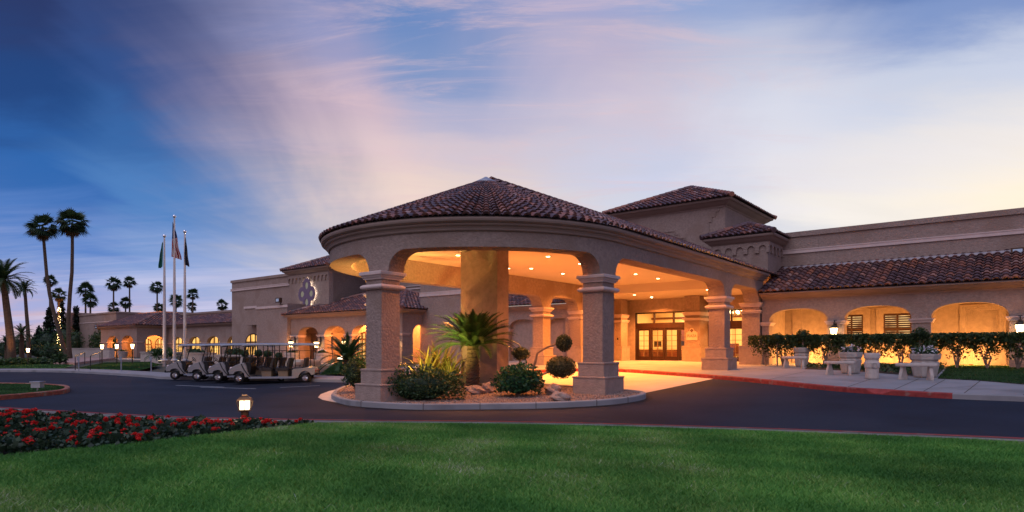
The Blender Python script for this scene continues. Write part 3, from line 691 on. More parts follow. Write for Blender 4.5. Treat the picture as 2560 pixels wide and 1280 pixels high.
# right arcade
ops = [(-9.71+3.4*k, -7.03+3.4*k) for k in range(7)]
smp = [(-10.05, FL-.3)]
for a, b in ops: smp += arch(a, b, FL-.3, 3.0, .66, 2.5)
smp += [(14.6, FL-.3)]
w = MB(); pwall(w, S33, smp, 4.45, 0, .6); aw = w.build('arcade_wall', 'stucco', hb)
prev = -10.05
for a, b in ops:
    k = MB(); capital_box(k, prev, a, 33.0, 33.6, 3.02); k.build('capital', 'trim', aw); prev = b
w = MB()
def S36(s, d, z): return B(s, 36.0+d, z)
w.bbox(-10.0, 14, 36.0, 36.4, .5, 5.2); w.build('inner_wall', 'stucco_fine', hb)
w = MB(); w.bbox(-10.0, 14, 33.6, 36.0, 4.2, 4.3); w.build('walkway_ceiling', 'ceiling', hb)
# upper wall with parapet and string course
w = MB(); w.bbox(-13, 15, 36.42, 37.0, 5.1, 7.72); w.bbox(-13, 15, 36.34, 37.1, 7.72, 7.98); up = w.build('parapet_wall', 'stucco', hb)
w = MB(); w.bbox(-10.2, 15, 36.36, 36.43, 6.83, 6.89); w.bbox(-10.2, 15, 36.38, 36.43, 6.89, 7.0); w.bbox(-10.2, 15, 36.36, 36.43, 7.0, 7.05); w.build('trim_band', 'trim', up)
# tiled lean-to roof of the arcade with moulded eave
def eave_profile(z, o=.0): return [(-.02, z-.36), (.03, z-.36), (.05, z-.30), (.12, z-.27), (.28, z-.20), (.40, z-.10), (.47, z-.07), (.47, z-.01), (-.02, z)]
w = MB(); sweep(w, S33, [-10.04, 14.6], eave_profile(4.47)); w.build('cornice', 'cornice', hb)
al2 = math.atan(.40); t0 = (E2[0]*math.cos(al2), E2[1]*math.cos(al2), math.sin(al2))
w = MB(); f = planar(B(-10.1, 32.45, 4.49), (E1[0], E1[1], 0), t0, .32); tl = 3.92/math.cos(al2)
tiles(w, f, 77, tl, .42, .32, seed=9); rt = w.build('tile_roof', 'tile', hb)
w = MB(); w.face([f(-.3, .03, -.03), f(77, .03, -.03), f(77, tl, -.03), f(-.3, tl, -.03)]); w.build('roof_deck', 'underlay', rt)
w = MB(); w.bbox(-9.9, 15, 36.25, 36.42, 6.02, 6.12); w.build('roof_flashing', 'cap_metal', rt)
# windows with louvred shutters in the inner wall
def louvre(u0, u1, z0, z1, v=36.0):
    f_ = MB()
    for a, b in ((u0-.32, u0), (u1, u1+.32)): f_.bbox(a, b, v-.10, v+.02, z0-.2, z1+.30)
    f_.bbox(u0, u1, v-.10, v+.02, z1, z1+.30); wn = f_.build('window', 'stucco_fine', hb)
    p = MB(); p.face([B(u0, v-.012, z0), B(u1, v-.012, z0), B(u1, v-.012, z1), B(u0, v-.012, z1)]); p.build('pane', 'win2', wn)
    s = MB(); m_ = (u0+u1)/2
    for a, b in ((u0, u0+.06), (m_-.04, m_+.04), (u1-.06, u1)): s.bbox(a, b, v-.075, v-.03, z0, z1)
    s.bbox(u0+.06, u1-.06, v-.073, v-.03, z1-.07, z1); s.bbox(u0+.06, u1-.06, v-.073, v-.03, (z0+z1)/2-.03, (z0+z1)/2+.03)
    z = z0+.05
    while z < z1-.09:
        s.hexa([B(u0+.06, v-.07, z), B(u1-.06, v-.07, z), B(u1-.06, v-.03, z+.05), B(u0+.06, v-.03, z+.05), B(u0+.06, v-.07, z+.018), B(u1-.06, v-.07, z+.018), B(u1-.06, v-.03, z+.068), B(u0+.06, v-.03, z+.068)]); z += .105
    s.build('shutter', 'mullion', wn)
louvre(-7.05, -6.02, 1.9, 3.42); louvre(-5.12, -3.95, 1.9, 3.42); louvre(2.2, 3.4, 1.9, 3.42)
for a, b, z0, z1 in ((-2.06, -1.80, 1.0, 3.72), (-.62, -.36, 1.0, 3.72), (-1.80, -.62, 3.46, 3.72), (-9.35, -8.9, 1.0, 4.19)): n_ = MB(); n_.bbox(a, b, 35.9, 36.01, z0, z1); n_.build('niche_frame', 'stucco_fine', hb)

# ---- tower
w = MB(); w.bbox(-20, -13, 36.0, 43, 5.42, 9.98)
tw = w.build('tower_wall', 'stucco', hb)
w = MB()   # stepped relief outlines on the tower front
def bar(a, b, z0, z1): w.bbox(a, b, 35.955, 36.005, z0, z1)
bar(-13.98, -13.93, 6.3, 9.05); bar(-13.93, -13.77, 9.0, 9.05); bar(-13.80, -13.75, 9.05, 9.3); bar(-13.75, -13.55, 9.28, 9.33); bar(-13.58, -13.53, 9.33, 9.58); bar(-13.53, -13.35, 9.55, 9.60); bar(-13.39, -13.34, 9.6, 9.8); bar(-13.34, -13.1, 9.77, 9.82)
bar(-18.6, -16.0, 8.72, 8.79); bar(-16.05, -16.0, 8.55, 8.72); bar(-16.0, -15.75, 8.5, 8.55); bar(-15.8, -15.75, 8.3, 8.5); bar(-15.75, -15.35, 8.25, 8.30); bar(-15.42, -15.36, 7.4, 8.25); bar(-19.1, -18.6, 8.3, 8.36)
w.build('relief_moulding', 'stucco', tw)
def loop_sweep(mb, u0, u1, v0, v1, prof):
    rows = [[B(u0-d, v0-d, z), B(u1+d, v0-d, z), B(u1+d, v1+d, z), B(u0-d, v1+d, z)] for d, z in prof]; mb.grid(rows, True)
def hip_roof(u0, u1, v0, v1, ze, pitch, parent, seed=1, w_=.30, dt=.40, sides='fblr'):
    """hipped tile roof over a rectangle (eave lines given)"""
    hw = min(u1-u0, v1-v0)/2; al_ = math.atan(pitch); c_, s_ = math.cos(al_), math.sin(al_); sl = hw/c_
    r = MB(); d = MB()
    za = ze+hw*pitch
    S = dict(f=((u0, v0), (u1, v0), E1, E2, 1), b=((u0, v1), (u1, v1), E1, E2, -1), r=((u1, v0), (u1, v1), E2, E1, -1), l=((u0, v0), (u0, v1), E2, E1, 1))
    for k in sides:
        a, b, sd, td, sg = S[k]; ln = math.hypot(b[0]-a[0], b[1]-a[1]); n = max(1, round(ln/w_)); ww = ln/n
        f = planar(B(*a, ze), (sd[0], sd[1], 0), (sg*td[0]*c_, sg*td[1]*c_, s_), ww)
        tiles(r, f, n, lambda i, n=n, ww=ww: min(min(i, n-i)*ww/c_+.12, sl), dt, ww, seed=seed+ord(k))
        q = min(hw, ln/2)
        d.face([f(0, .02, -.03), f(n, .02, -.03), f(n-q/ww, q/c_, -.03), f(q/ww, q/c_, -.03)])
    cs = [(u0+hw, v0+hw), (u1-hw, v0+hw), (u1-hw, v1-hw), (u0+hw, v1-hw)]
    for (x, y), (cx, cy) in zip(((u0, v0), (u1, v0), (u1, v1), (u0, v1)), cs): ridge_tiles(r, B(x, y, ze+.06), B(cx, cy, za+.08), seed=seed)
    if u1-u0 > v1-v0+.1: ridge_tiles(r, B(u0+hw, (v0+v1)/2, za+.06), B(u1-hw, (v0+v1)/2, za+.06), seed=seed)
    elif v1-v0 > u1-u0+.1: ridge_tiles(r, B((u0+u1)/2, v0+hw, za+.06), B((u0+u1)/2, v1-hw, za+.06), seed=seed)
    o = r.build('tile_roof', 'tile', parent); d.build('roof_deck', 'underlay', o); return o
CORN = lambda z, k=1.0: [(-.03, z-.42), (.03*k, z-.42), (.06*k, z-.36), (.20*k, z-.28), (.36*k, z-.16), (.46*k, z-.12), (.50*k, z-.06), (.50*k, z), (-.03, z+.01)]
w = MB(); loop_sweep(w, -20, -13, 36, 43, CORN(10.22)); w.build('cornice', 'cornice', hb)
hip_roof(-20.62, -12.38, 35.38, 43.62, 10.24, .44, hb, 20)
# ---- small turret with arched corbel table
w = MB(); w.bbox(-13.0, -10.05, 34.0, 38.0, 5.6, 7.5); tr_ = w.build('turret_wall', 'stucco', hb)
w = MB()
def corbels(mb, u0, u1, n, v, zt, dz, dpt, axis='u'):
    """row of small round arches standing proud of the wall"""
    st_ = (u1-u0)/n; smp_ = [(u0, zt-dz)]
    for i in range(n): smp_ += arch(u0+(i+.18)*st_, u0+(i+.82)*st_, zt-dz, zt-dz*.62, st_*.32, 2.0, 10)
    smp_ += [(u1, zt-dz)]
    pwall(mb, (lambda s, d, z: B(s, v-dpt+d, z)) if axis == 'u' else (lambda s, d, z: B(v+dpt-d, s, z)), smp_, zt, 0, dpt+.01)
corbels(w, -12.95, -10.0, 5, 34.0, 7.22, .55, .09); corbels(w, 33.92, 36.4, 4, -10.05, 7.22, .55, .09, 'v')
w.build('corbel_arches', 'stucco', tr_)
w = MB(); loop_sweep(w, -13.0, -10.05, 34.0, 38.0, CORN(7.62, .8)); w.build('cornice', 'cornice', hb)
hip_roof(-13.45, -9.60, 33.52, 37.37, 7.66, .42, hb, 31)
# ---- entrance wall, piers and doors (v = 40)
V0 = 40.0
w = MB()
D1 = (-20.75, -16.55); D2 = (-15.6, -11.0)
for a, b in ((-21.9, D1[0]), (D1[1], D2[0]), (D2[1], -9.6)): w.bbox(a, b, V0, V0+.4, FL-.3, 5.2)
for a, b in (D1, D2): w.bbox(a, b, V0, V0+.4, 4.20, 5.2)
w.bbox(-21.9, -21.5, 33.4, 40, FL-.3, 5.6); w.bbox(-10.1, -9.75, 33.56, 40, FL-.3, 5.05)
ew = w.build('entrance_wall', 'stucco_fine', hb)
def pier(u0, u1, v0, v1, top, zb=FL):
    p = MB(); p.bbox(u0, u1, v0, v1, zb, top); o = p.build('pier', 'stucco', hb)
    k = MB(); capital_box(k, u0, u1, v0, v1, CAPZ, .22); capital_box(k, u0, u1, v0, v1, 3.64, .15); k.build('capital', 'trim', o)
    b = MB(); b.bbox(u0-.12, u1+.12, v0-.12, v1+.12, zb-.05, zb+.92); b.bbox(u0-.14, u1+.14, v0-.14, v1+.14, zb+.92, zb+.97); b.build('pier_base', 'stucco_fine', o)
pier(-16.55, -15.55, 38.6, 39.98, 5.06); pier(-21.48, -20.9, 38.3, 39.2, 5.06)
pier(-11.0, -10.12, 32.85, 33.55, 4.03, g(33)+.14); pier(-21.5, -20.7, 32.9, 33.6, 4.03, g(33)+.14)
def door_set(u0, u1, leaves):
    """dark timber shopfront: transom lights above glazed leaves with a grid of bars"""
    f = MB(); v = V0+.06; zt = 4.18; zl = 3.32; zc = 3.08
    f.bbox(u0, u0+.10, v, v+.14, FL, zt); f.bbox(u1-.10, u1, v, v+.14, FL, zt); f.bbox(u0+.1, u1-.1, v, v+.14, zt-.08, zt); f.bbox(u0+.1, u1-.1, v-.02, v+.16, zc, zl+.14)
    n = len(leaves)
    for i in (1, 2): x = u0+(u1-u0)*i/3; f.bbox(x-.05, x+.05, v, v+.14, zl+.14, zt-.08)
    d = f.build('door_frame', 'wood_dark', hb)
    p = MB(); p.face([B(u0+.1, v+.07, zl+.14), B(u1-.1, v+.07, zl+.14), B(u1-.1, v+.07, zt-.08), B(u0+.1, v+.07, zt-.08)]); p.build('transom_pane', 'glass', d)
    for a, b in leaves:
        q = MB(); s = .13
        q.bbox(a, a+s, v+.02, v+.10, FL+.01, zc); q.bbox(b-s, b, v+.02, v+.10, FL+.01, zc); q.bbox(a+s, b-s, v+.02, v+.10, zc-.13, zc-.002); q.bbox(a+s, b-s, v+.02, v+.10, FL+.01, FL+.28)
        lf = q.build('door', 'wood_dark', hb)
        q = MB(); m_ = (a+b)/2; q.bbox(m_-.014, m_+.014, v+.035, v+.085, FL+.28, zc-.13)
        for i in range(1, 5): z = FL+.28+(zc-.41-FL)*i/5; q.bbox(a+s, b-s, v+.04, v+.08, z-.014, z+.014)
        q.build('glazing_bar', 'bar', lf)
        q = MB(); q.face([B(a+s, v+.06, FL+.28), B(b-s, v+.06, FL+.28), B(b-s, v+.06, zc-.13), B(a+s, v+.06, zc-.13)]); q.build('pane', 'glass', lf)
    for a, b in leaves[1:3]:
        q = MB(); q.tube([B(a+.09, v-.06, 1.75), B(a+.09, v-.06, 2.35)], .018, 6); q.build('handle', 'bronze', d)
door_set(*D1, [(-20.62, -19.62), (-19.60, -18.60), (-18.58, -17.58), (-17.56, -16.66)])
door_set(*D2, [(-15.48, -14.4), (-14.38, -13.3), (-13.28, -12.2), (-12.18, -11.12)])
# lobby behind the glass
w = MB()
w.bbox(-23, -8.5, 46.8, 47, .6, 4.9); w.bbox(-23, -22.8, 40.4, 46.8, .6, 4.9); w.bbox(-8.7, -8.5, 40.4, 46.8, .6, 4.9); w.bbox(-23, -8.5, 40.4, 47, 4.9, 5.05)
lb = w.build('lobby_wall', 'lobby', hb)
w = MB(); w.bbox(-23, -8.5, 40.0, 47, .6, .902); w.build('lobby_floor', 'lobby_floor', hb)
lamp('lobby_lamp', 'AREA', B(-18.5, 44.6, 4.85), 620, (1, .66, .26), lb, (0, 0, -1), 2.5); lamp('lobby_lamp', 'AREA', B(-12.5, 44.6, 4.85), 620, (1, .66, .26), lb, (0, 0, -1), 2.5)
w = MB(); w.bbox(-20.6, -18.9, 46.72, 46.79, 2.2, 3.3); w.build('wall_panel', 'red_wood', lb)
w = MB(); w.bbox(-22.8, -8.7, 46.74, 46.79, 4.0, 4.16); w.build('crown_moulding', 'red_wood', lb)
w = MB(); w.bbox(-17.0, -16.4, 46.3, 46.78, .9, 4.9); w.build('lobby_column', 'lobby', lb)
t = thing('reception_desk', B(-19, 44.0, .9), 'reddish wood reception counter inside the lit lobby', 'desk')
w = MB(); w.bbox(-22.5, -16.8, 43.6, 44.4, .9, 1.62); w.build('counter', 'red_wood', t); w = MB(); w.bbox(-22.6, -16.7, 43.5, 44.5, 1.62, 1.68); w.build('counter_top', 'lobby', t)
for i, u in enumerate((-20.9, -19.0)):
    t = thing('monitor', B(u, 43.9, 1.68), ('dark computer monitor on the left half of the reception counter', 'dark computer monitor on the right half of the reception counter')[i], 'monitor', 'monitors on the reception counter')
    w = MB(); w.bbox(u-.28, u+.28, 43.88, 43.94, 1.84, 2.26); w.build('screen', 'black', t); w = MB(); w.bbox(u-.03, u+.03, 43.9, 43.94, 1.68, 1.84); w.bbox(u-.12, u+.12, 43.8, 44.0, 1.68, 1.70); w.build('stand', 'black', t)
for i, u in enumerate((-14.75, -13.85)):
    t = thing('lobby_chair', B(u, 42.2, .9), ('red upholstered lobby chair seen through the right-hand glass door', 'red upholstered lobby chair closest to the right door jamb')[i], 'chair', 'chairs in the lobby')
    w = MB(); w.bbox(u-.32, u+.32, 41.9, 42.5, 1.18, 1.36); w.build('seat', 'red_wood', t); w = MB(); w.bbox(u-.32, u+.32, 42.45, 42.58, 1.36, 2.05); w.stack(u, 42.515, [(.30, 2.05), (.22, 2.12)], 1.0) if 0 else None; w.build('backrest', 'red_wood', t)
    for du in (-.27, .27):
        for dv in (-.25, .25): w = MB(); w.bbox(u+du-.025, u+du+.025, 42.2+dv-.025, 42.2+dv+.025, .9, 1.18); w.build('leg', 'wood_dark', t)
# chandelier of candle bulbs inside
t = thing('chandelier', B(-14.4, 41.6, 4.9), 'bright chandelier glowing behind the transom by the right entrance column', 'chandelier')
w = MB(); c = B(-14.4, 41.6, 0); w.tube([(c[0], c[1], 4.9), (c[0], c[1], 4.0)], .02, 6)
for k in range(8): a = k*PI/4; w.tube([(c[0], c[1], 3.95), (c[0]+.3*math.cos(a), c[1]+.3*math.sin(a), 3.85), (c[0]+.5*math.cos(a), c[1]+.5*math.sin(a), 4.0)], .014, 5)
w.build('frame', 'bronze', t)
for k in range(8): a = k*PI/4; w = MB(); w.lathe((c[0]+.5*math.cos(a), c[1]+.5*math.sin(a), 4.0), [(.05, 0), (.09, .05), (.08, .14), (.02, .20)], 8); w.build('bulb', 'down', t)
lamp('chandelier_lamp', 'POINT', (c[0], c[1], 3.5), 90, (1, .7, .34), t, None, .3)
# wall plaque with emblem and lettering on the pier between the doors
def text_mesh(txt, size, name, m, parent, M0, ext=.004):
    cu = bpy.data.curves.new('t', 'FONT'); cu.body = txt; cu.size = size; cu.extrude = ext; cu.align_x = 'CENTER'; cu.align_y = 'CENTER'; ob = bpy.data.objects.new('t', cu); COL.objects.link(ob)
    dg = bpy.context.evaluated_depsgraph_get(); me = bpy.data.meshes.new_from_object(ob.evaluated_get(dg)); bpy.data.objects.remove(ob)
    o0 = ORG[parent.name]
    for vx in me.vertices: p = M0(*vx.co); vx.co = (p[0]-o0[0], p[1]-o0[1], p[2]-o0[2])
    me.materials.clear(); me.materials.append(M[m]); me.name = name; o = bpy.data.objects.new(name, me); COL.objects.link(o); o.parent = parent; ORG[o.name] = o0; return o
def quatre(c, r, n=12):
    out = []
    for k in range(4):
        a0 = k*PI/2
        for i in range(n):
            ph = -PI/4+PI/2*i/n; rho = c*math.cos(ph)+math.sqrt(max(0, r*r-(c*math.sin(ph))**2)); out.append((rho*math.cos(a0+ph), rho*math.sin(a0+ph)))
    return out
def drop(ang, d, s):
    P = []
    for i in range(20):
        a = 2*PI*i/20; x = s*math.cos(a); y = s*math.sin(a)
        if abs(a-PI) < PI/2: x = -s*(1+.35*(1-abs(a-PI)/(PI/2)))*abs(math.cos(a))**.8; y = s*math.sin(a)*abs(math.sin(a))**.25
        P.append((d+x, y))
    return [(x*math.cos(ang)-y*math.sin(ang), x*math.sin(ang)+y*math.cos(ang)) for x, y in P]
def holed(splines, ext, name, m, parent, M0):
    cu = bpy.data.curves.new('c', 'CURVE'); cu.dimensions = '2D'; cu.fill_mode = 'BOTH'; cu.extrude = ext
    for P in splines:
        s = cu.splines.new('POLY'); s.points.add(len(P)-1); s.use_cyclic_u = True
        for q, (x, y) in zip(s.points, P): q.co = (x, y, 0, 1)
    ob = bpy.data.objects.new('c', cu); COL.objects.link(ob); dg = bpy.context.evaluated_depsgraph_get(); me = bpy.data.meshes.new_from_object(ob.evaluated_get(dg)); bpy.data.objects.remove(ob)
    o0 = ORG[parent.name]
    for vx in me.vertices: p = M0(*vx.co); vx.co = (p[0]-o0[0], p[1]-o0[1], p[2]-o0[2])
    me.materials.clear(); me.materials.append(M[m]); me.name = name; o = bpy.data.objects.new(name, me); COL.objects.link(o); o.parent = parent; ORG[o.name] = o0; return o
pu, pv_, pz = -16.05, 38.6, 2.55
t = thing('wall_plaque', B(pu, pv_, pz), 'cream wall plaque reading PLAZA with a dark four-lobed emblem, on the pier between the doors', 'sign')
w = MB(); MP = lambda a, b, h: B(pu+a, pv_-h, pz+b)
w.prism([(-.36, -.3), (.36, -.3), (.36, .18), (.27, .18), (.27, .25), (.17, .25), (.13, .36), (.07, .44), (0, .46), (-.07, .44), (-.13, .36), (-.17, .25), (-.27, .25), (-.27, .18), (-.36, .18)], MP, .0, .03); w.build('board', 'sign', t)
text_mesh('PLAZA', .25, 'lettering', 'ink', t, lambda x, y, z: B(pu+x*.80, pv_-.034-z, pz-.04+y))
w = MB(); w.prism([(.11*x, .11*y+.30) for x, y in quatre(.55, .52)], MP, .031, .036); w.build('emblem', 'ink', t)
w = MB(); w.bbox(-21.2, -21.1, 38.28, 38.3, 2.3, 2.45); tag(w.build('wall_socket', 'black'), 'small dark fitting on the orange pier left of the doors', 'fitting')
# floodlight high on the right wall
def floodlight(u, v, z, label, s=1.0, lit=True):
    t = thing('floodlight', B(u, v, z), label, 'floodlight')
    w = MB(); w.bbox(u-.24*s, u+.24*s, v-.22*s, v, z-.2*s, z+.14*s); w.bbox(u-.03, u+.03, v, v+.06, z-.3*s, z-.1); w.build('housing', 'bronze', t)
    w = MB(); w.face([B(u-.17*s, v-.222*s, z-.12*s), B(u+.17*s, v-.222*s, z-.12*s), B(u+.17*s, v-.222*s, z+.08*s), B(u-.17*s, v-.222*s, z+.08*s)]); w.build('lens', mat('flood_lens', (.45, .62, .75), .1, spec=.8), t)
floodlight(U(2544, 36.3), 36.36, 6.05, 'grey box floodlight with pale lens high on the right wall')
# hidden strip of warm light behind the hedge and in the walkway
for k, u in enumerate((-8.4, -5.0, -1.6, 1.8, 5.2)):
    t = thing('wall_uplight', B(u, 35.3, .92), 'low ground uplight washing the walkway wall behind the hedge', 'uplight', 'ground uplights along the walkway wall')
    w = MB(); p = B(u, 35.3, .9); w.lathe(p, [(.07, 0), (.09, .1), (.06, .12)], 10); w.build('housing', 'bronze', t)
    lamp('uplight_lamp', 'POINT', B(u, 34.9, 1.25), 400, (1, .42, .09), t, None, .2)
# ================================================================ sign building and its arcade (left of the canopy)
sb = thing('sign_building', B(-46, 33, .9), 'stucco building with a glowing four-lobed emblem on its wall and a tiled arcade in front', 'building')
# blind arcade directly left of the canopy, and the plain block beside it
def SV(v): return lambda s, d, z: B(s, v+d, z)
w = MB(); smp = [(-29.6, FL-.4)]
bl = [(-29.2+2.9*k, -27.0+2.9*k) for k in range(3)]
for a, b in bl: smp += arch(a, b, FL-.4, 3.0, .62, 2.4)
smp += [(-21.52, FL-.4)]
pwall(w, SV(33.0), smp, 4.45, 0, .3); bw = w.build('arcade_wall', 'stucco', sb)
w = MB(); w.bbox(-29.6, -21.52, 33.3, 33.7, .4, 4.4); w.build('niche_wall', 'stucco_fine', bw)
prev = -29.6
for a, b in bl:
    w = MB(); capital_box(w, prev+.02, a, 33.0, 33.29, 3.02); w.build('capital', 'trim', bw)
    w = MB(); w.bbox(prev-.02 if prev > -29 else prev+.02, a+.04, 32.94, 33.0, .5, 1.85); w.build('pier_base', 'stucco_fine', bw); prev = b
w = MB(); w.bbox(-21.9, -21.56, 33.02, 33.4, .5, 4.4); w.build('end_wall', 'stucco', bw)
w = MB(); sweep(w, SV(33.0), [-29.6, -21.0], eave_profile(4.47)); w.build('cornice', 'cornice', bw)
w = MB(); f = planar(B(-29.6, 32.45, 4.49), (E1[0], E1[1], 0), t0, .32); tiles(w, f, 27, tl, .42, .32, seed=19); rt = w.build('tile_roof', 'tile', sb)
w = MB(); w.face([f(0, .03, -.03), f(27, .03, -.03), f(27, tl, -.03), f(0, tl, -.03)]); w.build('roof_deck', 'underlay', rt)
w = MB(); w.bbox(-44, -20, 36.3, 37, 5.2, 8.4); w.bbox(-33.6, -29.6, 31.9, 36.5, .4, 6.6); w.bbox(-33.7, -29.5, 31.82, 36.5, 6.6, 6.8); pb = w.build('parapet_wall', 'stucco', sb)
w = MB(); w.bbox(-33.66, -29.55, 31.84, 31.9, 5.42, 5.52); w.bbox(-33.66, -29.55, 31.86, 31.9, 5.52, 5.66); w.bbox(-33.66, -29.55, 31.84, 31.9, 5.66, 5.72); w.build('trim_band', 'trim', pb)
w = MB(); w.bbox(-44, -20, 36.22, 36.3, 6.6, 6.7); w.bbox(-44, -20, 36.22, 36.3, 6.85, 6.9); w.build('trim_band', 'trim', pb)
# arcade with lanterns
w = MB(); smp = [(-46.95, FL-.4)]
la = [(-45.9, -43.2), (-42.35, -39.75), (-38.95, -36.3), (-35.5, -34.1)]
la[-1] = (-35.55, -34.15)
for a, b in la: smp += arch(a, b, FL-.4, 2.78, .68, 2.3)
smp += [(-33.4, FL-.4)]
pwall(w, SV(30.0), smp, 4.25, 0, .6); aw2 = w.build('arcade_wall', 'stucco', sb)
prev = -46.95
for a, b in la+[(-33.4, 0)]:
    w = MB(); capital_box(w, prev+.01, a-.01, 30.0, 30.6, 2.80); w.build('capital', 'trim', aw2)
    w = MB(); w.bbox(prev-.05 if prev > -46 else prev+.02, a+.05, 29.92, 30.66, .5, 1.6); w.build('pier_base', 'stucco_fine', aw2); prev = b
w = MB(); smp = [(30.6, FL-.4)]+arch(31.0, 32.7, FL-.4, 2.78, .65, 2.2)+[(33.0, FL-.4)]
pwall(w, lambda s, d, z: B(-33.4-d, s, z), smp, 4.25, 0, .5); w.build('arcade_wall', 'stucco', sb)
w = MB(); w.bbox(-47, -33.9, 33.0, 33.4, .4, 4.3); w.build('inner_wall', 'stucco_fine', sb)
w = MB(); w.bbox(-46.9, -33.9, 30.6, 33.0, 4.1, 4.2); w.build('walkway_ceiling', 'ceiling', sb)
def loop3(mb, u0, u1, v0, v1, prof):     # left, front and right eaves
    rows = [[B(u0-d, v1, z), B(u0-d, v0-d, z), B(u1+d, v0-d, z), B(u1+d, v1, z)] for d, z in prof]; mb.grid(rows)
w = MB(); loop3(w, -46.9, -33.4, 30.0, 33.4, [(-.02, 4.12), (.03, 4.12), (.05, 4.18), (.14, 4.22), (.34, 4.31), (.44, 4.40), (.48, 4.47), (-.02, 4.5)]); w.build('cornice', 'cornice', sb)
hip_roof(-47.5, -32.85, 29.45, 39.0, 4.49, .36, sb, 40, .32, .42, 'flr')
# doors glowing at the back of the arcade
def lit_window(u, v, wd, z0, zs, rise, parent, m='win', frame='mullion', nx=3, nz=4):
    """arched french window: frame with bars and a lit pane behind"""
    a = arch(u-wd/2, u+wd/2, z0, zs, rise, 2.0, 14); poly = [(p[0], p[1]) for p in a]
    p = MB(); p.face([B(x, v, z) for x, z in poly]); 
    f = MB()
    for (x0, y0), (x1, y1) in zip(poly, poly[1:]): f.tube([B(x0, v-.05, y0), B(x1, v-.05, y1)], .06, 4)
    for i in range(1, nx): x = u-wd/2+wd*i/nx; f.bbox(x-.06, x+.06, v-.09, v-.02, z0, zs+rise*math.sqrt(max(0, 1-((x-u)/(wd/2))**2)))
    for i in range(nx):
        x = u-wd/2+wd*(i+.5)/nx; f.bbox(x-.018, x+.018, v-.06, v-.02, z0, zs)
    f.bbox(u-wd/2, u+wd/2, v-.10, v-.02, zs-.10, zs+.04); f.bbox(u-wd/2, u+wd/2, v-.10, v-.02, z0, z0+.22)
    for i in range(1, nz): z = z0+(zs-z0)*i/nz; f.bbox(u-wd/2, u+wd/2, v-.062, v-.02, z-.02, z+.02)
    o = f.build('window', frame, parent); p.build('pane', m, o); return o
lit_window(-37.8, 32.98, 2.2, .65, 2.6, .6, sb); lit_window(-41.2, 32.98, 1.4, .65, 2.5, .5, sb)
# main parapet block and its stepped lower boxes
w = MB(); w.bbox(-60.2, -44.0, 32.0, 42, .4, 8.12); w.bbox(-60.3, -43.9, 31.9, 42.1, 8.12, 8.36); bk = w.build('parapet_wall', 'stucco', sb)
w = MB(); w.bbox(-60.32, -49.7, 31.9, 32.0, 7.28, 7.36); w.bbox(-60.32, -49.7, 31.93, 32.0, 7.36, 7.46); w.bbox(-60.32, -49.7, 31.9, 32.0, 7.46, 7.52); w.build('trim_band', 'trim', bk)
w = MB(); w.bbox(-56.5, -51.7, 31.3, 31.95, 3.9, 5.7); w.bbox(-51.7, -47.0, 29.7, 31.95, .4, 5.45); lo_ = w.build('lower_wall', 'stucco', sb)
w = MB(); w.bbox(-56.55, -51.75, 31.2, 31.3, 5.42, 5.62); w.bbox(-51.78, -46.9, 29.62, 29.7, 5.12, 5.32); w.build('trim_band', 'trim', lo_)
lit_window(-56.2, 31.97, 2.5, .65, 2.35, .75, sb)
# tile-roofed sign block
w = MB(); w.bbox(-49.7, -44.0, 31.6, 38, 3.0, 8.3); sg = w.build('sign_wall', 'stucco', sb)
w = MB(); corbels(w, -49.75, -43.95, 11, 31.6, 8.0, .62, .10); w.build('corbel_arches', 'stucco', sg)
w = MB(); loop_sweep(w, -49.7, -44.0, 31.6, 38.0, CORN(8.45, .9)); w.build('cornice', 'cornice', sb)
hip_roof(-50.25, -43.45, 31.05, 38.55, 8.48, .42, sb, 50)
# far building behind is closed by roofs: satellite box on ledge
floodlight(U(700, 29.6), 29.62, 5.75, 'dark floodlight on the ledge beside the emblem wall', 1.2)
# emblem: halo-lit quatrefoil standing off the wall
eu, ev, ez = -46.85, 31.6, 6.32
t = thing('wall_emblem', B(eu, ev, ez), 'large plum four-lobed emblem with four drop-shaped openings, back-lit on the stucco wall', 'emblem')
ME = lambda x, y, z: B(eu+x, ev-.17-z, ez+y)
holed([[(x*1.0, y*1.1) for x, y in quatre(.62, .56, 16)]]+[[(x, y*1.1) for x, y in drop(k*PI/2, .66, .24)] for k in range(4)], .03, 'emblem_face', 'emblem', t, ME)
w = MB(); q = quatre(.61, .53, 12); w.face([B(eu+x, ev-.12, ez+y) for x, y in q]); w.build('backlight', 'halo', t)
w = MB(); w.face([B(eu+x*1.0, ev-.14, ez+y*1.08) for x, y in quatre(.61, .54, 12)][::-1]); w.build('backing', 'opening_glow', t)
for k in range(12):
    a = 2*PI*k/12; ph_ = abs((a+PI/4) % (PI/2)-PI/4); rr_ = .93*(.62*math.cos(ph_)+math.sqrt(.56**2-(.62*math.sin(ph_))**2))
    lamp('halo_lamp', 'POINT', B(eu+rr_*math.cos(a), ev-.11, ez+1.1*rr_*math.sin(a)), 1.8, (1, .92, .78), t, None, .03)
# ================================================================ far wing with arched windows
fw = thing('window_wing', B(-75, 35, .9), 'low far wing with a row of arched glowing windows under a tiled roof', 'building')
w = MB(); smp = [(-81.0, FL-.4)]; wu = (-78.5, -74.2, -69.9, -65.4, -61.6)
for u in wu: smp += arch(u-1.45, u+1.45, FL-.4, 2.3, .8, 2.0)
smp += [(-60.2, FL-.4)]
pwall(w, SV(35.0), smp, 4.3, 0, .5); ww_ = w.build('arcade_wall', 'stucco', fw)
prev = -81.0
for u in wu:
    if u-1.45 > prev+.1: w = MB(); capital_box(w, prev+.01, u-1.46, 35.0, 35.46, 2.40, .12); w.build('capital', 'trim', ww_)
    prev = u+1.45
for u in wu: lit_window(u, 35.42, 2.9, .65, 2.3, .8, fw)
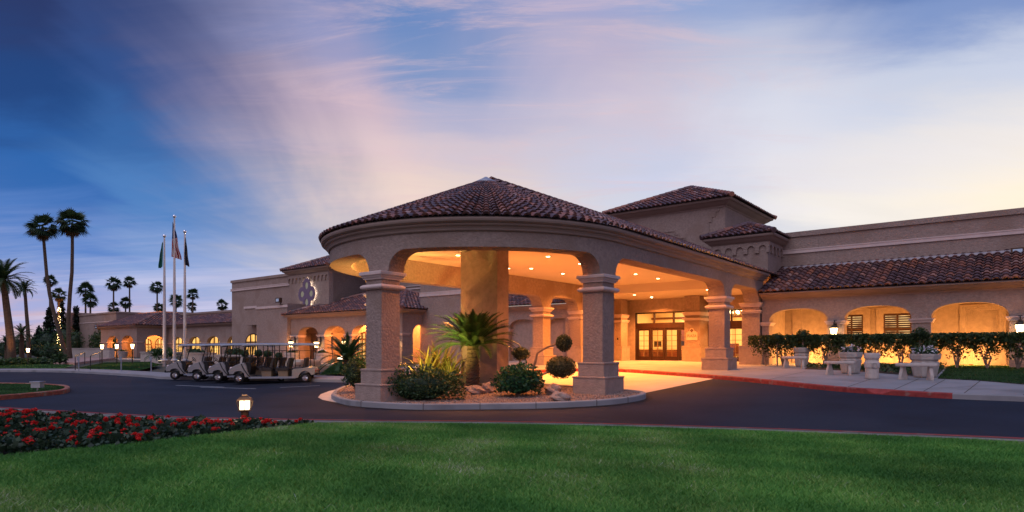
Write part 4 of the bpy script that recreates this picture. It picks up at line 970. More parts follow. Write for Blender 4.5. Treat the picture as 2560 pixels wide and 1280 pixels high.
# projecting bay: two arches in front, a wide one in the return
w = MB(); smp = [(-92.0, FL-.4)]+arch(-89.9, -86.5, FL-.4, 2.5, .8, 2.1)+arch(-85.4, -82.0, FL-.4, 2.5, .8, 2.1)+[(-81.0, FL-.4)]
pwall(w, SV(31.5), smp, 4.3, 0, .6); bw_ = w.build('arcade_wall', 'stucco', fw)
for a, b in ((-92.0, -89.91), (-86.49, -85.41), (-81.99, -81.02)): w = MB(); capital_box(w, a, b, 31.5, 32.1, 2.56, .12); w.build('capital', 'trim', bw_)
w = MB(); smp = [(32.1, FL-.4)]+arch(32.4, 34.7, FL-.4, 2.5, .8, 2.1)+[(35.0, FL-.4)]
pwall(w, lambda s, d, z: B(-81.0-d, s, z), smp, 4.3, 0, .5); w.build('arcade_wall', 'stucco', fw)
w = MB(); w.bbox(-92, -81.5, 35.6, 36, .4, 4.4); w.build('inner_wall', 'stucco_fine', fw)
lit_window(-84.5, 35.55, 2.4, .65, 2.3, .7, fw); lit_window(-88.2, 35.55, 2.4, .65, 2.3, .7, fw)
w = MB()
for prof_rows in [[(-.02, 4.12), (.03, 4.12), (.05, 4.18), (.14, 4.22), (.34, 4.31), (.44, 4.40), (.48, 4.47), (-.02, 4.5)]]:
    w.grid([[B(-92, 31.5-d, z), B(-81.0+d, 31.5-d, z), B(-81.0+d, 35.0-d, z), B(-60.0, 35.0-d, z)] for d, z in prof_rows])
w.build('cornice', 'cornice', fw)
a3 = math.atan(.36); c3, s3 = math.cos(a3), math.sin(a3); r = MB()
f1 = planar(B(-80.4, 34.45, 4.49), (E1[0], E1[1], 0), (E2[0]*c3, E2[1]*c3, s3), .34); tiles(r, f1, 60, 3.6/c3, .45, .34, seed=61)
f2 = planar(B(-92.6, 30.95, 4.49), (E1[0], E1[1], 0), (E2[0]*c3, E2[1]*c3, s3), .34); tiles(r, f2, 36, lambda i: min(5.0, (36-i)*.34)/c3, .45, .34, seed=62)
f3 = planar(B(-80.4, 30.95, 4.49), (E2[0], E2[1], 0), (-E1[0]*c3, -E1[1]*c3, s3), .34); tiles(r, f3, 22, lambda i: min(5.0, i*.34)/c3, .45, .34, seed=63)
ridge_tiles(r, B(-80.4, 30.95, 4.55), B(-85.2, 35.75, 6.28), seed=5)
rt = r.build('tile_roof', 'tile', fw)
r = MB(); r.face([f1(-3, .03, -.03), f1(60, .03, -.03), f1(60, 3.8, -.03), f1(-3, 3.8, -.03)]); r.face([f2(0, .03, -.03), f2(36, .03, -.03), f2(36-14.7, 5.3, -.03), f2(0, 5.3, -.03)]); r.face([f3(0, .03, -.03), f3(22, .03, -.03), f3(22, 5.3, -.03), f3(14.7, 5.3, -.03)]); r.build('roof_deck', 'underlay', rt)
def top_box(u0, u1, v0, v1, z1, z0=.4):
    w = MB(); w.bbox(u0, u1, v0, v1, z0, z1-.22); w.bbox(u0-.1, u1+.1, v0-.1, v1+.1, z1-.22, z1); o = w.build('parapet_wall', 'stucco', fw)
    w = MB(); w.bbox(u0-.05, u1+.05, v0-.05, v0, z1-1.3, z1-1.2); w.build('trim_band', 'trim', o); return o
top_box(-106, -92.6, 33.5, 45, 6.6); top_box(-94, -86.5, 36.6, 45, 6.55); top_box(-88, -60.3, 38.2, 46, 6.25); top_box(-108.2, -106.2, 32.4, 45, 6.9)
floodlight(U(248, 33.5), 33.5, 4.75, 'dark floodlight on the blank stucco wall above the ivy', 1.8)
# walkway lamps
for (u, v, e) in ((-44.6, 31.8, 700), (-41, 31.8, 950), (-37.6, 31.8, 950), (-34.6, 31.8, 700)):
    t = thing('ceiling_lamp', B(u, v, 4.08), 'round lamp under the ceiling of the emblem building arcade', 'ceiling light', 'ceiling lamps of the emblem building arcade')
    w = MB(); w.lathe(B(u, v, 4.08), [(.14, -.06), (.16, 0)], 12); w.build('globe', 'down', t); lamp('globe_lamp', 'POINT', B(u, v, 3.7), e, WARM, t, None, .15)
for (u, v, e) in ((-88.2, 33.8, 1000), (-84.3, 33.8, 1200)):
    t = thing('ceiling_lamp', B(u, v, 4.2), 'round lamp under the ceiling of the far bay', 'ceiling light', 'ceiling lamps of the far bay')
    w = MB(); w.lathe(B(u, v, 4.2), [(.14, -.06), (.16, 0)], 12); w.build('globe', 'down', t); lamp('globe_lamp', 'POINT', B(u, v, 3.3), e, WARM, t, None, .15)
# ================================================================ wall lanterns
def lantern_proto():
    t = thing('wall_lantern', (0, 0, 0), 'lantern', 'lantern')
    w = MB(); w.tube([(0, 0, .62), (0, -.18, .70), (0, -.34, .60), (0, -.34, .46)], .018, 6); w.box(-.07, .07, -.03, .0, .2, .75); w.build('bracket', 'black', t)
    w = MB(); w.lathe((0, -.34, 0), [(.10, .0), (.16, .34), (.16, .36)], 6); w.build('glass', 'lamp_warm', t)
    w = MB(); w.lathe((0, -.34, 0), [(.21, .36), (.12, .46), (.03, .52), (.02, .58)], 6); w.lathe((0, -.34, 0), [(.03, -.10), (.12, -.03), (.12, .0)], 6)
    for k in range(6): a = k*PI/3; w.tube([(.105*math.cos(a), -.34+.105*math.sin(a), 0), (.168*math.cos(a), -.34+.168*math.sin(a), .36)], .010, 4)
    w.build('cage', 'black', t)
    lamp('lantern_lamp', 'POINT', (0, -.62, .2), 55, WARM2, t, None, .12); return t
lp = lantern_proto(); first = True
LR = math.atan2(E1[1], E1[0])
for i, (u, v, z, sc, lab) in enumerate(((-6.68, 33.0, 2.3, 1, 'lit wall lantern on the arcade pier above the hedge, left of the shuttered windows'), (.12, 33.0, 2.3, 1, 'lit wall lantern at the right end of the arcade above the hedge'),
        (-46.3, 30.0, 1.85, 1.15, 'lit wall lantern at the left corner of the emblem building arcade, above the cart roof'), (-42.8, 30.0, 1.8, 1.15, 'lit wall lantern on the pier between the first two arches of the emblem building'), (-39.3, 30.0, 1.85, 1.15, 'lit wall lantern beside the sago palm on the emblem building arcade'), (-33.75, 30.0, 1.8, 1.0, 'wall lantern on the corner pier glimpsed behind the left canopy columns'))):
    o = lp if first else copy_tree(lp); first = False
    put(o, B(u, v-.02, z), LR, sc, lab, 'wall lanterns')
# ================================================================ post lanterns, flagpoles, rails, planters
def post_lantern(px, py, zb, scale, lab, h=1.15):
    Y = 0
    p = G(px, py, zb); t = thing('post_lantern', p, lab, 'lantern', 'post lanterns before the far wing'); x, y, z = p
    w = MB(); w.tube([(x, y, z), (x, y, z+h)], .04, 8); w.build('post', 'black', t)
    w = MB(); w.lathe((x, y, z+h), [(.14*scale, 0), (.22*scale, .50*scale), (.22*scale, .52*scale)], 6); w.build('glass', 'lamp_warm', t)
    w = MB(); w.lathe((x, y, z+h), [(.27*scale, .52*scale), (.14*scale, .66*scale), (.03, .76*scale)], 6); w.build('cap', 'black', t)
    lamp('lantern_lamp', 'POINT', (x, y-.45, z+h+.2), 60, WARM2, t, None, .15)
post_lantern(255, 909, .3, .6, 'post lantern in front of the ivy, leftmost of the three before the far bay'); post_lantern(292, 909, .3, .6, 'post lantern in front of the left arch of the far bay'); post_lantern(331, 909, .3, .6, 'post lantern in front of the right arch of the far bay'); post_lantern(70, 914, .1, .6, 'lantern on a post among the garden palms at the far left')
# flagpoles (> finial) and limp flags
def flagpole(px, top, lab, fl, lab2, name='flag'):
    Y = 50.0; x = (px-1280)/F*Y; zb = .80; zt = EYE+(HOR-top)/F*Y
    t = thing('flagpole', (x, Y, zb), lab, 'flagpole', 'flagpoles'); w = MB(); w.tube([(x, Y, zb-.6), (x, Y, zb+3), (x, Y, zt)], [.125, .115, .06], 14); w.build('pole', 'steel', t, smooth=True)
    w = MB(); w.lathe((x, Y, zt+.13), [(.02, -.14), (.09, -.10), (.13, 0), (.09, .10), (.02, .13)], 14); w.build('finial', 'chrome', t, smooth=True)
    w = MB(); w.lathe((x, Y, zb-.05), [(.26, 0), (.26, .10), (.16, .16)], 16); w.build('base_collar', 'steel', t)
    return x, Y, zt
def limp_flag(x, Y, zt, width, height, m, label, sgn, seed):
    """flag hanging in folds beside its pole"""
    w = MB(); rows = []; r = random.Random(seed); n = 26; k = 30
    for i in range(k+1):
        v = i/k; row = []
        spread = width*(.12+.9*min(1, v*1.1)**.8)*(1-.12*max(0, v-.8)/.2)
        for j in range(n+1):
            uu = j/n; fold = math.sin(uu*15+v*2.5+seed)*.10*(.25+v)+math.sin(uu*7-v*3)*.05
            row.append((x+sgn*(.10+spread*uu*(.9+.1*math.sin(v*7))), Y+fold, zt-.25-height*v-(uu*.55*height*.22)*(1-.3*v)))
        rows.append(row)
    w.grid(rows); me = w.build('flag', m, None, smooth=True, origin=(x, Y, zt-height)); uv = me.data.uv_layers.new(name='UVMap')
    for p in me.data.polygons:
        for li in p.loop_indices:
            vi = me.data.loops[li].vertex_index; uv.data[li].uv = ((vi % (n+1))/n, 1-(vi//(n+1))/k)
    return tag(me, label, 'flag', 'flags')
def flag_mat(name, kind):
    m = bpy.data.materials.new(name); m.use_nodes = True; t = m.node_tree; n = t.nodes; l = t.links; b = n['Principled BSDF']; b.inputs['Roughness'].default_value = .8
    uvn = n.new('ShaderNodeTexCoord'); sp = n.new('ShaderNodeSeparateXYZ'); l.new(uvn.outputs['UV'], sp.inputs[0])
    def mt(op, a, c):
        q = n.new('ShaderNodeMath'); q.operation = op
        for i, x in enumerate((a, c)):
            if isinstance(x, (int, float)): q.inputs[i].default_value = x
            else: l.new(x, q.inputs[i])
        return q.outputs[0]
    def mix(f, a, c):
        q = n.new('ShaderNodeMix'); q.data_type = 'RGBA'; l.new(f, q.inputs[0])
        for i, x in ((6, a), (7, c)):
            if isinstance(x, tuple): q.inputs[i].default_value = (*x, 1)
            else: l.new(x, q.inputs[i])
        return q.outputs[2]
    u, v = sp.outputs[0], sp.outputs[1]
    if kind == 'us':    # hangs from its hoist: stripes run down, canton at the top
        diag = mt('ADD', mt('MULTIPLY', u, 1.0), mt('MULTIPLY', v, .35)); st = mt('GREATER_THAN', mt('FRACT', mt('MULTIPLY', diag, 5.2), 0), .5)
        c = mix(st, (.30, .02, .035), (.50, .45, .45)); cn = mt('GREATER_THAN', mt('SUBTRACT', v, mt('MULTIPLY', u, .15)), .50)
        vo = n.new('ShaderNodeTexVoronoi'); vo.inputs['Scale'].default_value = 16; l.new(uvn.outputs['UV'], vo.inputs['Vector'])
        c = mix(cn, c, mix(mt('LESS_THAN', vo.outputs['Distance'], .16), (.02, .025, .09), (.45, .45, .5)))
    elif kind == 'green':
        d = mt('ADD', mt('POWER', mt('SUBTRACT', u, .55), 2.0), mt('MULTIPLY', mt('POWER', mt('SUBTRACT', v, .52), 2.0), 2.4)); c = mix(mt('LESS_THAN', d, .05), (.015, .16, .13), (.34, .33, .26))
        c = mix(mt('LESS_THAN', d, .025), c, (.08, .17, .14))
    else:
        d = mt('ADD', mt('POWER', mt('SUBTRACT', u, .6), 2.0), mt('MULTIPLY', mt('POWER', mt('SUBTRACT', v, .42), 2.0), 3.0)); c = mix(mt('LESS_THAN', d, .035), (.014, .014, .035), (.32, .17, .05))
    l.new(c, b.inputs['Base Color']); return m
x, Y, zt = flagpole(411, 594, 'shortest of the three flagpoles, with a green flag', 0, 0); limp_flag(x-.02, Y, zt, .34, 2.0, flag_mat('green_flag', 'green'), 'limp green flag with a pale round seal on the left flagpole', -1, 1)
x, Y, zt = flagpole(436, 545, 'tallest of the three flagpoles, carrying the striped flag', 0, 0); limp_flag(x-.26, Y, zt, .82, 2.8, flag_mat('striped_flag', 'us'), 'limp red and white striped flag with starred blue canton on the tallest pole', 1, 2)
x, Y, zt = flagpole(462, 583, 'right-hand flagpole carrying a dark navy flag', 0, 0); limp_flag(x-.06, Y, zt, .32, 2.2, flag_mat('navy_flag', 'navy'), 'limp dark navy flag with a small ochre device on the right flagpole', 1, 3)
for px in (399, 447): 
    p = G(px, 907, .25); t = thing('pole_uplight', p, ('small spotlight glowing at the foot of the left flagpole', 'small spotlight at the foot of the tall flagpole')[px > 400], 'spotlight', 'spotlights at the flagpoles')
    w = MB(); w.lathe(p, [(.08, 0), (.11, .16)], 10); w.build('housing', 'black', t); w = MB(); w.lathe((p[0], p[1], p[2]+.16), [(.10, 0), (.10, .012)], 10); w.build('lens', 'lamp_white', t)
    lamp('spot_lamp', 'SPOT', (p[0], p[1], p[2]+.25), 350, (1, .75, .5), t, (.12, .06, 1), .08, 50, 1)
# low stone planter walls of the patio, with lit faces
def planter_wall(u0, u1, v0, v1, z0, z1, lab):
    w = MB(); w.bbox(u0, u1, v0, v1, z0, z1); w.bbox(u0-.06, u1+.06, v0-.06, v1+.06, z1, z1+.09); return tag(w.build('planter_wall', 'stone2'), lab, 'low wall', 'low patio walls')
planter_wall(-62.5, -56.8, 24.6, 25.9, .3, 1.35, 'low stone planter wall left of the flagpoles'); planter_wall(-56.0, -51.2, 24.7, 25.9, .3, 1.3, 'low stone planter wall behind the flagpoles'); planter_wall(-50.4, -44.0, 24.9, 26, .3, 1.15, 'low stone planter wall behind the carts')
planter_wall(-90, -76.5, 27.0, 27.5, .3, 1.7, 'long plain low wall beside the pink ramp at far left')
# stone pots
def pot(name, p, r, h, lab, m='stone', group=None, square=False):
    t = thing(name, p, lab, 'planter', group); w = MB(); n = 8 if square else 22
    w.lathe(p, [(r*.72, 0), (r*.78, .04), (r*.80, h*.1), (r*.95, h*.55), (r*.98, h*.62), (r*.88, h*.66), (r*.88, h*.72), (r*1.0, h*.76), (r*1.06, h*.92), (r*1.06, h), (r*.92, h), (r*.88, h*.86)], n); w.build('pot', m, t); return t
for i, (u, v, lab) in enumerate(((-90.3, 30.4, 'terracotta-lit pot at the left arch of the far bay'), (-86.0, 30.6, 'stone pot with flowers between the arches of the far bay'), (-82.4, 30.5, 'dark round pot at the right arch of the far bay'), (-44.6, 28.6, 'stone pot with white flowers by the first arch of the emblem building'), (-41.0, 28.8, 'large pale pot with white flowers by the second arch of the emblem building'))):
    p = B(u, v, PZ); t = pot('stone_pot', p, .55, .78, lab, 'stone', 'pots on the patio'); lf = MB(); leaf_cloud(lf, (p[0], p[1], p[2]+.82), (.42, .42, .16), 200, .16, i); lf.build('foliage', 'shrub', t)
    if i in (1, 3, 4): fl = MB(); leaf_cloud(fl, (p[0], p[1], p[2]+.95), (.3, .3, .18), 50, .13, i+5); fl.build('flowers', 'white_petal', t)
# handrails and the sign posts of the ramp
def rail(pts, lab, posts=True, r=.026, z=.95, mid=None, grp='black handrails'):
    t = thing('handrail', pts[0], lab, 'handrail', grp); w = MB(); w.tube([(p[0], p[1], p[2]+z) for p in pts], r, 6); w.build('rail', 'black', t)
    if mid: w = MB(); w.tube([(p[0], p[1], p[2]+mid) for p in pts], r*.8, 6); w.build('lower_rail', 'black', t)
    for p in pts: w = MB(); w.tube([p, (p[0], p[1], p[2]+z)], r, 6); w.build('post', 'black', t)
rail([G(188, 925, .16), G(212, 912, .3)], 'dark handrail at the left edge of the pink ramp'); rail([G(226, 925, .16), G(250, 912, .3)], 'dark handrail at the right edge of the pink ramp, by the grass')
sp = B(-41.2, 25.1, PZ)
rail([B(-43.6, 25.1, PZ), B(-42.4, 25.1, PZ), B(-41.3, 25.1, PZ)], 'dark balustrade with two rails at the patio edge behind the near cart', True, .035, .85, .4)
rail([B(-41.0, 26.9, PZ), B(-40.6, 24.0, .62)], 'sloping handrail at the steps behind the near cart'); rail([B(-39.0, 26.9, PZ), B(-38.6, 24.0, .62)], 'sloping handrail at the steps, right-hand of the two')
w = MB()
for i in range(4): w.bbox(-41.2, -38.8, 24.2+i*.45, 27.19, .35, .51+i*.14)
tag(w.build('patio_steps', 'paver'), 'short flight of pale steps up to the emblem building patio', 'steps')
for i, (px, py) in enumerate(((197, 927), (303, 928), (378, 929))):
    p = G(px, py, .16); t = thing('sign_post', p, ('white marker post by the pink ramp', 'white marker post standing in the grass', 'white sign post right of the grass strip')[i], 'post', 'white posts along the far kerb')
    w = MB(); w.tube([p, (p[0], p[1], p[2]+.85)], .035, 8); w.build('post', 'cart_roof', t); w = MB(); w.box(p[0]-.075, p[0]+.075, p[1]-.06, p[1]-.04, p[2]+.68, p[2]+.92); w.build('plate', 'cart_roof', t)
# ================================================================ golf carts (forward = +x, near side = -y)
def cart():
    t = thing('golf_cart', (0, 0, 0), 'cart', 'golf cart', 'white six-seat golf carts in a staggered row')
    WD = .60
    def P(poly, y0, y1, mb, tap=0.0): mb.prism(poly, lambda a, b, h: (a, h, b), y0, y1)
    # front cowl: sloped nose with wheel arch, narrower towards the top
    prof = [(1.86, .42), (1.90, .56), (1.82, .70), (1.62, .82), (1.38, .92), (1.22, .95), (1.10, .80), (1.06, .55), (.94, .30), (1.16, .28), (1.20, .46), (1.32, .56), (1.46, .58), (1.62, .54), (1.70, .42)]
    c = MB(); rows = []
    for y, k in ((-.60, .93), (-.56, .985), (-.40, 1.0), (.40, 1.0), (.56, .985), (.60, .93)): rows.append([(1.45+(a-1.45)*k, y, .55+(b-.55)*k) for a, b in prof])
    c.grid(rows, True); c.face(rows[0][::-1]); c.face(rows[-1]); cw = c.build('front_cowl', 'cart_white', t)
    bm_ = MB(); bm_.box(1.80, 1.96, -.50, .50, .36, .47); bm_.build('bumper', 'black', cw)
    for y in (-.607, .607): s_ = MB(); s_.tube([(1.34, y, .90), (1.24, y, .66), (1.06, y, .40), (.96, y, .30)], .022, 5); s_.build('black_trim', 'black', cw)
    for y in (-.42, .42): h = MB(); h.lathe((1.80, y, .68), [(.01, -.02), (.075, 0), (.075, .02), (.01, .03)], 12, 'y'); h.build('headlight', 'chrome', cw)
    # floor with pale rocker rail
    c = MB(); c.box(-1.62, 1.25, -.52, .52, .24, .29); ch = c.build('chassis', 'black', t)
    
    for y in (-.60, .53): c = MB(); c.box(-1.02, 1.02, y, y+.07, .22, .31); c.build('rocker_rail', 'cart_roof', ch)
    # dashboard and steering wheel
    c = MB(); P([(1.10, .62), (1.16, .95), (.98, .93), (.92, .78), (1.0, .30), (1.08, .30)], -.55, .55, c); c.build('dashboard', 'black', t)
    c = MB(); c.tube([(1.02, -.28, .82), (.78, -.28, 1.02)], .022, 6)
    ring = [(.78+.13*math.cos(a)*.62, -.28+.17*math.sin(a), 1.02+.13*math.cos(a)*.75) for a in [2*PI*i/16 for i in range(17)]]; c.tube(ring, .016, 5, False); c.build('steering_wheel', 'black', t)
    # three rows of seats with tan pedestals
    for k, x in enumerate((.30, -.42, -1.12)):
        c = MB(); P([(x-.26, .58), (x+.26, .58), (x+.29, .63), (x+.27, .70), (x-.22, .68), (x-.26, .64)], -.54, .54, c); st_ = c.build('seat', 'cart_seat', t)
        c = MB(); P([(x-.28, .70), (x-.20, .70), (x-.27, 1.12), (x-.31, 1.16), (x-.37, 1.14)], -.53, .53, c); c.build('backrest', 'cart_seat', st_)
        if k < 2: c = MB(); P([(x-.24, .29), (x+.16, .29), (x+.20, .57), (x-.24, .57)], -.50, .50, c); c.build('seat_pedestal', 'cart_tan', st_)
        if k < 2: c = MB(); c.lathe((x-.03, -.505, .43), [(.055, -.004), (.055, .004)], 12, 'y'); c.build('cup_hole', 'black', st_)
        for y in (-.57, .57): c = MB(); c.tube([(x-.30, y, .62), (x-.10, y, .80), (x+.10, y, .80), (x+.16, y, .62)], .014, 5); c.build('armrest', 'black', st_)
    # rear body with wheel arch
    prof = [(-.86, .24), (-.86, .58), (-.92, .66), (-1.30, .68), (-1.55, .74), (-1.82, .70), (-1.90, .60), (-1.88, .44), (-1.80, .38), (-1.74, .38)]+[(-1.45+.29*math.cos(a), .26+.31*math.sin(a)) for a in [PI-.35-(PI-.7)*i/8 for i in range(9)]]+[(-1.12, .24)]
    c = MB(); rows = []
    for y, k in ((-.60, .97), (-.57, 1.0), (.57, 1.0), (.60, .97)): rows.append([(-1.38+(a+1.38)*k, y, .48+(b-.48)*k) for a, b in prof])
    c.grid(rows, True); c.face(rows[0][::-1]); c.face(rows[-1]); rb = c.build('rear_body', 'cart_white', t)
    c = MB(); c.box(-1.98, -1.86, -.5, .5, .36, .46); c.build('rear_bumper', 'black', rb)
    for y in (-.5, .5): c = MB(); c.box(-1.915, -1.87, y-.07, y+.07, .52, .62); c.build('tail_light', 'curb_red', rb)
    # roof posts, roof and folded windscreen
    c = MB()
    for y in (-.52, .52): c.tube([(1.24, y, .92), (1.02, y, 1.74)], .022, 6)
    c.tube([(1.24, -.52, .93), (1.24, .52, .93)], .02, 6); c.build('windscreen_frame', 'black', t)
    c = MB(); c.face([(1.235, -.5, .95), (1.235, .5, .95), (1.03, .5, 1.70), (1.03, -.5, 1.70)]); c.build('windscreen', 'glass', t)
    for x in (-.10, -.80, -1.60):
        for y in (-.54, .54): c = MB(); c.tube([(x-.02 if x > -1.5 else x-.10, y, .62), (x if x > -1.5 else x-.06, y, 1.76)], .020, 6); c.build('roof_post', 'black', t)
    rows = []
    for y, z in ((-.64, -.045), (-.645, -.01), (-.60, .025), (-.3, .055), (0, .062), (.3, .055), (.60, .025), (.645, -.01), (.64, -.045)):
        rows.append([(x, y*(1-.05*(abs(x+.35)/1.62)**6), 1.78+z-dz) for x, dz in ((1.30, .055), (1.22, .02), (.9, .005), (0, 0), (-1.2, 0), (-1.75, .008), (-1.95, .03), (-2.0, .06))])
    c = MB(); c.grid(rows); c.grid([[(x, y, z-.02) for x, y, z in rw] for rw in (rows[0], rows[-1])]); c.build('roof', 'cart_roof', t, smooth=True)
    # wheels
    for x in (1.44, -1.45):
        for y, sg in ((-.50, -1), (.50, 1)):
            c = MB(); c.lathe((x, y, .23), [(.13, -.10), (.20, -.105), (.228, -.08), (.232, 0), (.228, .08), (.20, .105), (.13, .10)], 24, 'y'); wl_ = c.build('wheel', 'rubber', t, smooth=True)
            c = MB(); yo = y+sg*.085; c.lathe((x, yo, .23), [(.135, -.03), (.14, 0), (.125, .03)] if sg > 0 else [(.125, -.03), (.14, 0), (.135, .03)], 20, 'y')
            for k in range(6): a = 2*PI*k/6; c.tube([(x+.03*math.cos(a), yo+sg*.032, .23+.03*math.sin(a)), (x+.115*math.cos(a), yo+sg*.034, .23+.115*math.sin(a))], .016, 5)
            c.lathe((x, yo+sg*.035, .23), [(.035, -.01), (.035, .012)], 10, 'y'); c.build('rim', 'chrome', wl_)
    return t
cp = cart()
ang = math.atan2(-.44, -2.74)
cl_ = ('nearest white golf cart of the row, its whole side and rear wheel in view', 'second white golf cart, just behind the nearest one', 'third white golf cart from the front of the row', 'farthest white golf cart at the left end of the row, before the flagpoles')
for i, (fx, fy) in enumerate(((-12.45, 28.96), (-14.0, 30.25), (-15.6, 31.5), (-17.35, 32.75))):
    o = cp if i == 0 else copy_tree(cp); x = fx-math.cos(ang)*1.44; y = fy-math.sin(ang)*1.44
    y += .5; put(o, (x, y, gxy(x, y)), ang, 1.0, cl_[i], 'white six-seat golf carts in a staggered row')
# ================================================================ benches, planters, bin by the right kerb
def bench(px, py, rz, s, lab):
    p = G(px, py, .155); t = thing('stone_bench', (0, 0, 0), lab, 'bench', 'curved stone benches')
    R0, R1 = 1.00, 1.44; A = .70; rows = []
    for i in range(17):
        a = -A+2*A*i/16; c, n_ = math.sin(a), -math.cos(a); e = .05 if i in (0, 16) else 0
        rows.append([(r*c, r*n_+1.25, z) for r, z in ((R0+.03+e, .40), (R0+e, .43), (R0+e, .475), (R0+.03+e, .50), (R1-.03-e, .50), (R1-e, .475), (R1-e, .43), (R1-.03-e, .40))])
    w = MB(); w.grid(rows, True); w.face(rows[0]); w.face(rows[-1][::-1]); w.build('seat', 'stone', t)
    for sg in (-1, 1):
        a = sg*.47; c, n_ = math.sin(a), -math.cos(a); w = MB(); tx, ty = math.cos(a), math.sin(a)
        prof = [(.98, 0), (1.46, 0), (1.46, .10), (1.34, .34), (1.34, .402), (1.10, .402), (1.10, .34), (.98, .10)]
        w.prism(prof, lambda r, z, h, c=c, n_=n_, tx=tx, ty=ty: (r*c+h*tx, r*n_+1.25+h*ty, z), -.07, .07); w.build('leg', 'stone', t)
    return put(t, p, rz, s)
bench(1984, 921, -.72, (.62, .62, 1.05), 'curved pale stone bench nearest the entrance column, before the hedge'); bench(2096, 938, -.75, (.62, .62, 1.05), 'curved pale stone bench left of the stone litter bin'); bench(2290, 950, -.66, (.70, .70, 1.12), 'curved pale stone bench right of the stone litter bin')
def planter(px, py, r, h, seed, lab, fl):
    p = G(px, py, .155); t = pot('stone_planter', p, r, h, lab, 'stone2', 'stone planters behind the benches', True); x, y, z = p
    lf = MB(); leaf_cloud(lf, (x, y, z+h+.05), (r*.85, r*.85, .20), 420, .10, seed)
    for k in range(14): a = k*2.4; lf.rnd = .4+.04*k; lf.use = True; q = r*.4*random.random(); bx_, by_ = x+q*math.cos(a), y+q*math.sin(a); hh = .25+.3*random.random(); lf.face([(bx_-.02, by_, z+h), (bx_+.02, by_, z+h), (bx_+.18*math.cos(a), by_+.18*math.sin(a), z+h+hh)])
    lf.build('foliage', 'shrub', t)
    if fl: f_ = MB(); leaf_cloud(f_, (x, y-.05, z+h+.12), (r*.9, r*.9, .16), 90, .09, seed+1, .3); f_.build('flowers', 'white_petal', t)
planter(2004, 916, .36, .86, 3, 'octagonal stone planter behind the bench nearest the entrance', False); planter(2126, 933, .42, .82, 4, 'stone planter with green spikes behind the bench left of the bin', True); planter(2312, 943, .46, .82, 5, 'wide stone planter with white flowers behind the bench right of the bin', True)
p = G(2180, 947, .155); t = thing('litter_bin', p, 'round pale cast-stone litter bin with a ring emblem, between two benches', 'litter bin'); w = MB()
w.lathe(p, [(r_*.72, z_) for r_, z_ in [(.28, 0), (.295, .03), (.30, .36), (.335, .40), (.34, .56), (.305, .60), (.29, .66), (.32, .70), (.35, .74), (.35, .86), (.33, .90), (.20, .90), (.19, .80)]], 28); w.build('body', 'stone', t)
w = MB(); q = (p[0]-.05, p[1]-.245, p[2]+.47); w.tube([(q[0]+.085*math.cos(a), q[1], q[2]+.085*math.sin(a)) for a in [2*PI*i/18 for i in range(19)]], .016, 6, False)
w.tube([(q[0]+.045*math.cos(a), q[1], q[2]-.01+.045*math.sin(a)) for a in [PI*(1+i/8) for i in range(9)]], .012, 5); w.build('ring_emblem', 'stone2', t)
# ================================================================ bollard path lamp in the flower bed
p = G(612, 1064, -.02); x, y, z = p; sc_b = 1.25
t = thing('path_lamp', p, 'lit square bollard lamp with wire guards standing among the red flowers', 'path lamp'); w = MB(); w.lathe(p, [(.085, 0), (.085, .27*sc_b)], 14); w.build('post', 'bronze', t)
zb = z+.27*sc_b; a0 = .30
def rs(h, zz): h *= .78; zz = zb+(zz-zb)*.80; return [(x+h*math.cos(a0+PI/4+k*PI/2)*1.414, y+h*math.sin(a0+PI/4+k*PI/2)*1.414, zz) for k in range(4)]
w = MB(); rw = [rs(.125, zb+.03), rs(.125, zb+.29)]; w.grid(rw, True); w.face(rw[0]); w.face(rw[1]); w.build('glass', 'lamp_white', t)
w = MB(); rw = [rs(h, zz) for h, zz in ((.10, zb-.02), (.17, zb), (.17, zb+.03), (.13, zb+.032))]; w.grid(rw, True); w.face(rw[0]); w.build('tray', 'bronze', t)
w = MB(); rw = [rs(h, zz) for h, zz in ((.12, zb+.288), (.19, zb+.29), (.19, zb+.315), (.13, zb+.38), (.07, zb+.42), (.07, zb+.45), (.0, zb+.46))]; w.grid(rw, True); w.build('roof', 'bronze', t)
w = MB()
for k in range(4):
    for q in (a0+k*PI/2, a0+PI/4+k*PI/2):
        rr_ = .11 if q == a0+k*PI/2 else .15
        w.tube([(x+r_*math.cos(q), y+r_*math.sin(q), zb+z_*.8) for r_, z_ in ((rr_, .02), (rr_+.03, .10), (rr_+.065, .26), (rr_+.045, .31), (rr_, .30))], .008, 5)
w.build('guard', 'bronze', t)
lamp('path_lamp_light', 'POINT', (x+.1, y-.42, zb+.25), 9, (1, .72, .42), t, None, .12)
# small flood box on the left median
p = G(94, 977, .11); t = thing('light_box', p, 'small pale metal light box on the grass of the left median', 'light fitting'); w = MB(); w.box(p[0]-.17, p[0]+.17, p[1]-.12, p[1]+.12, p[2]+.12, p[2]+.32); w.box(p[0]-.20, p[0]+.20, p[1]-.15, p[1]+.15, p[2]+.32, p[2]+.36); w.build('housing', 'cap_metal', t); w = MB(); w.tube([p, (p[0], p[1], p[2]+.13)], .03, 6); w.build('stem', 'cap_metal', t)
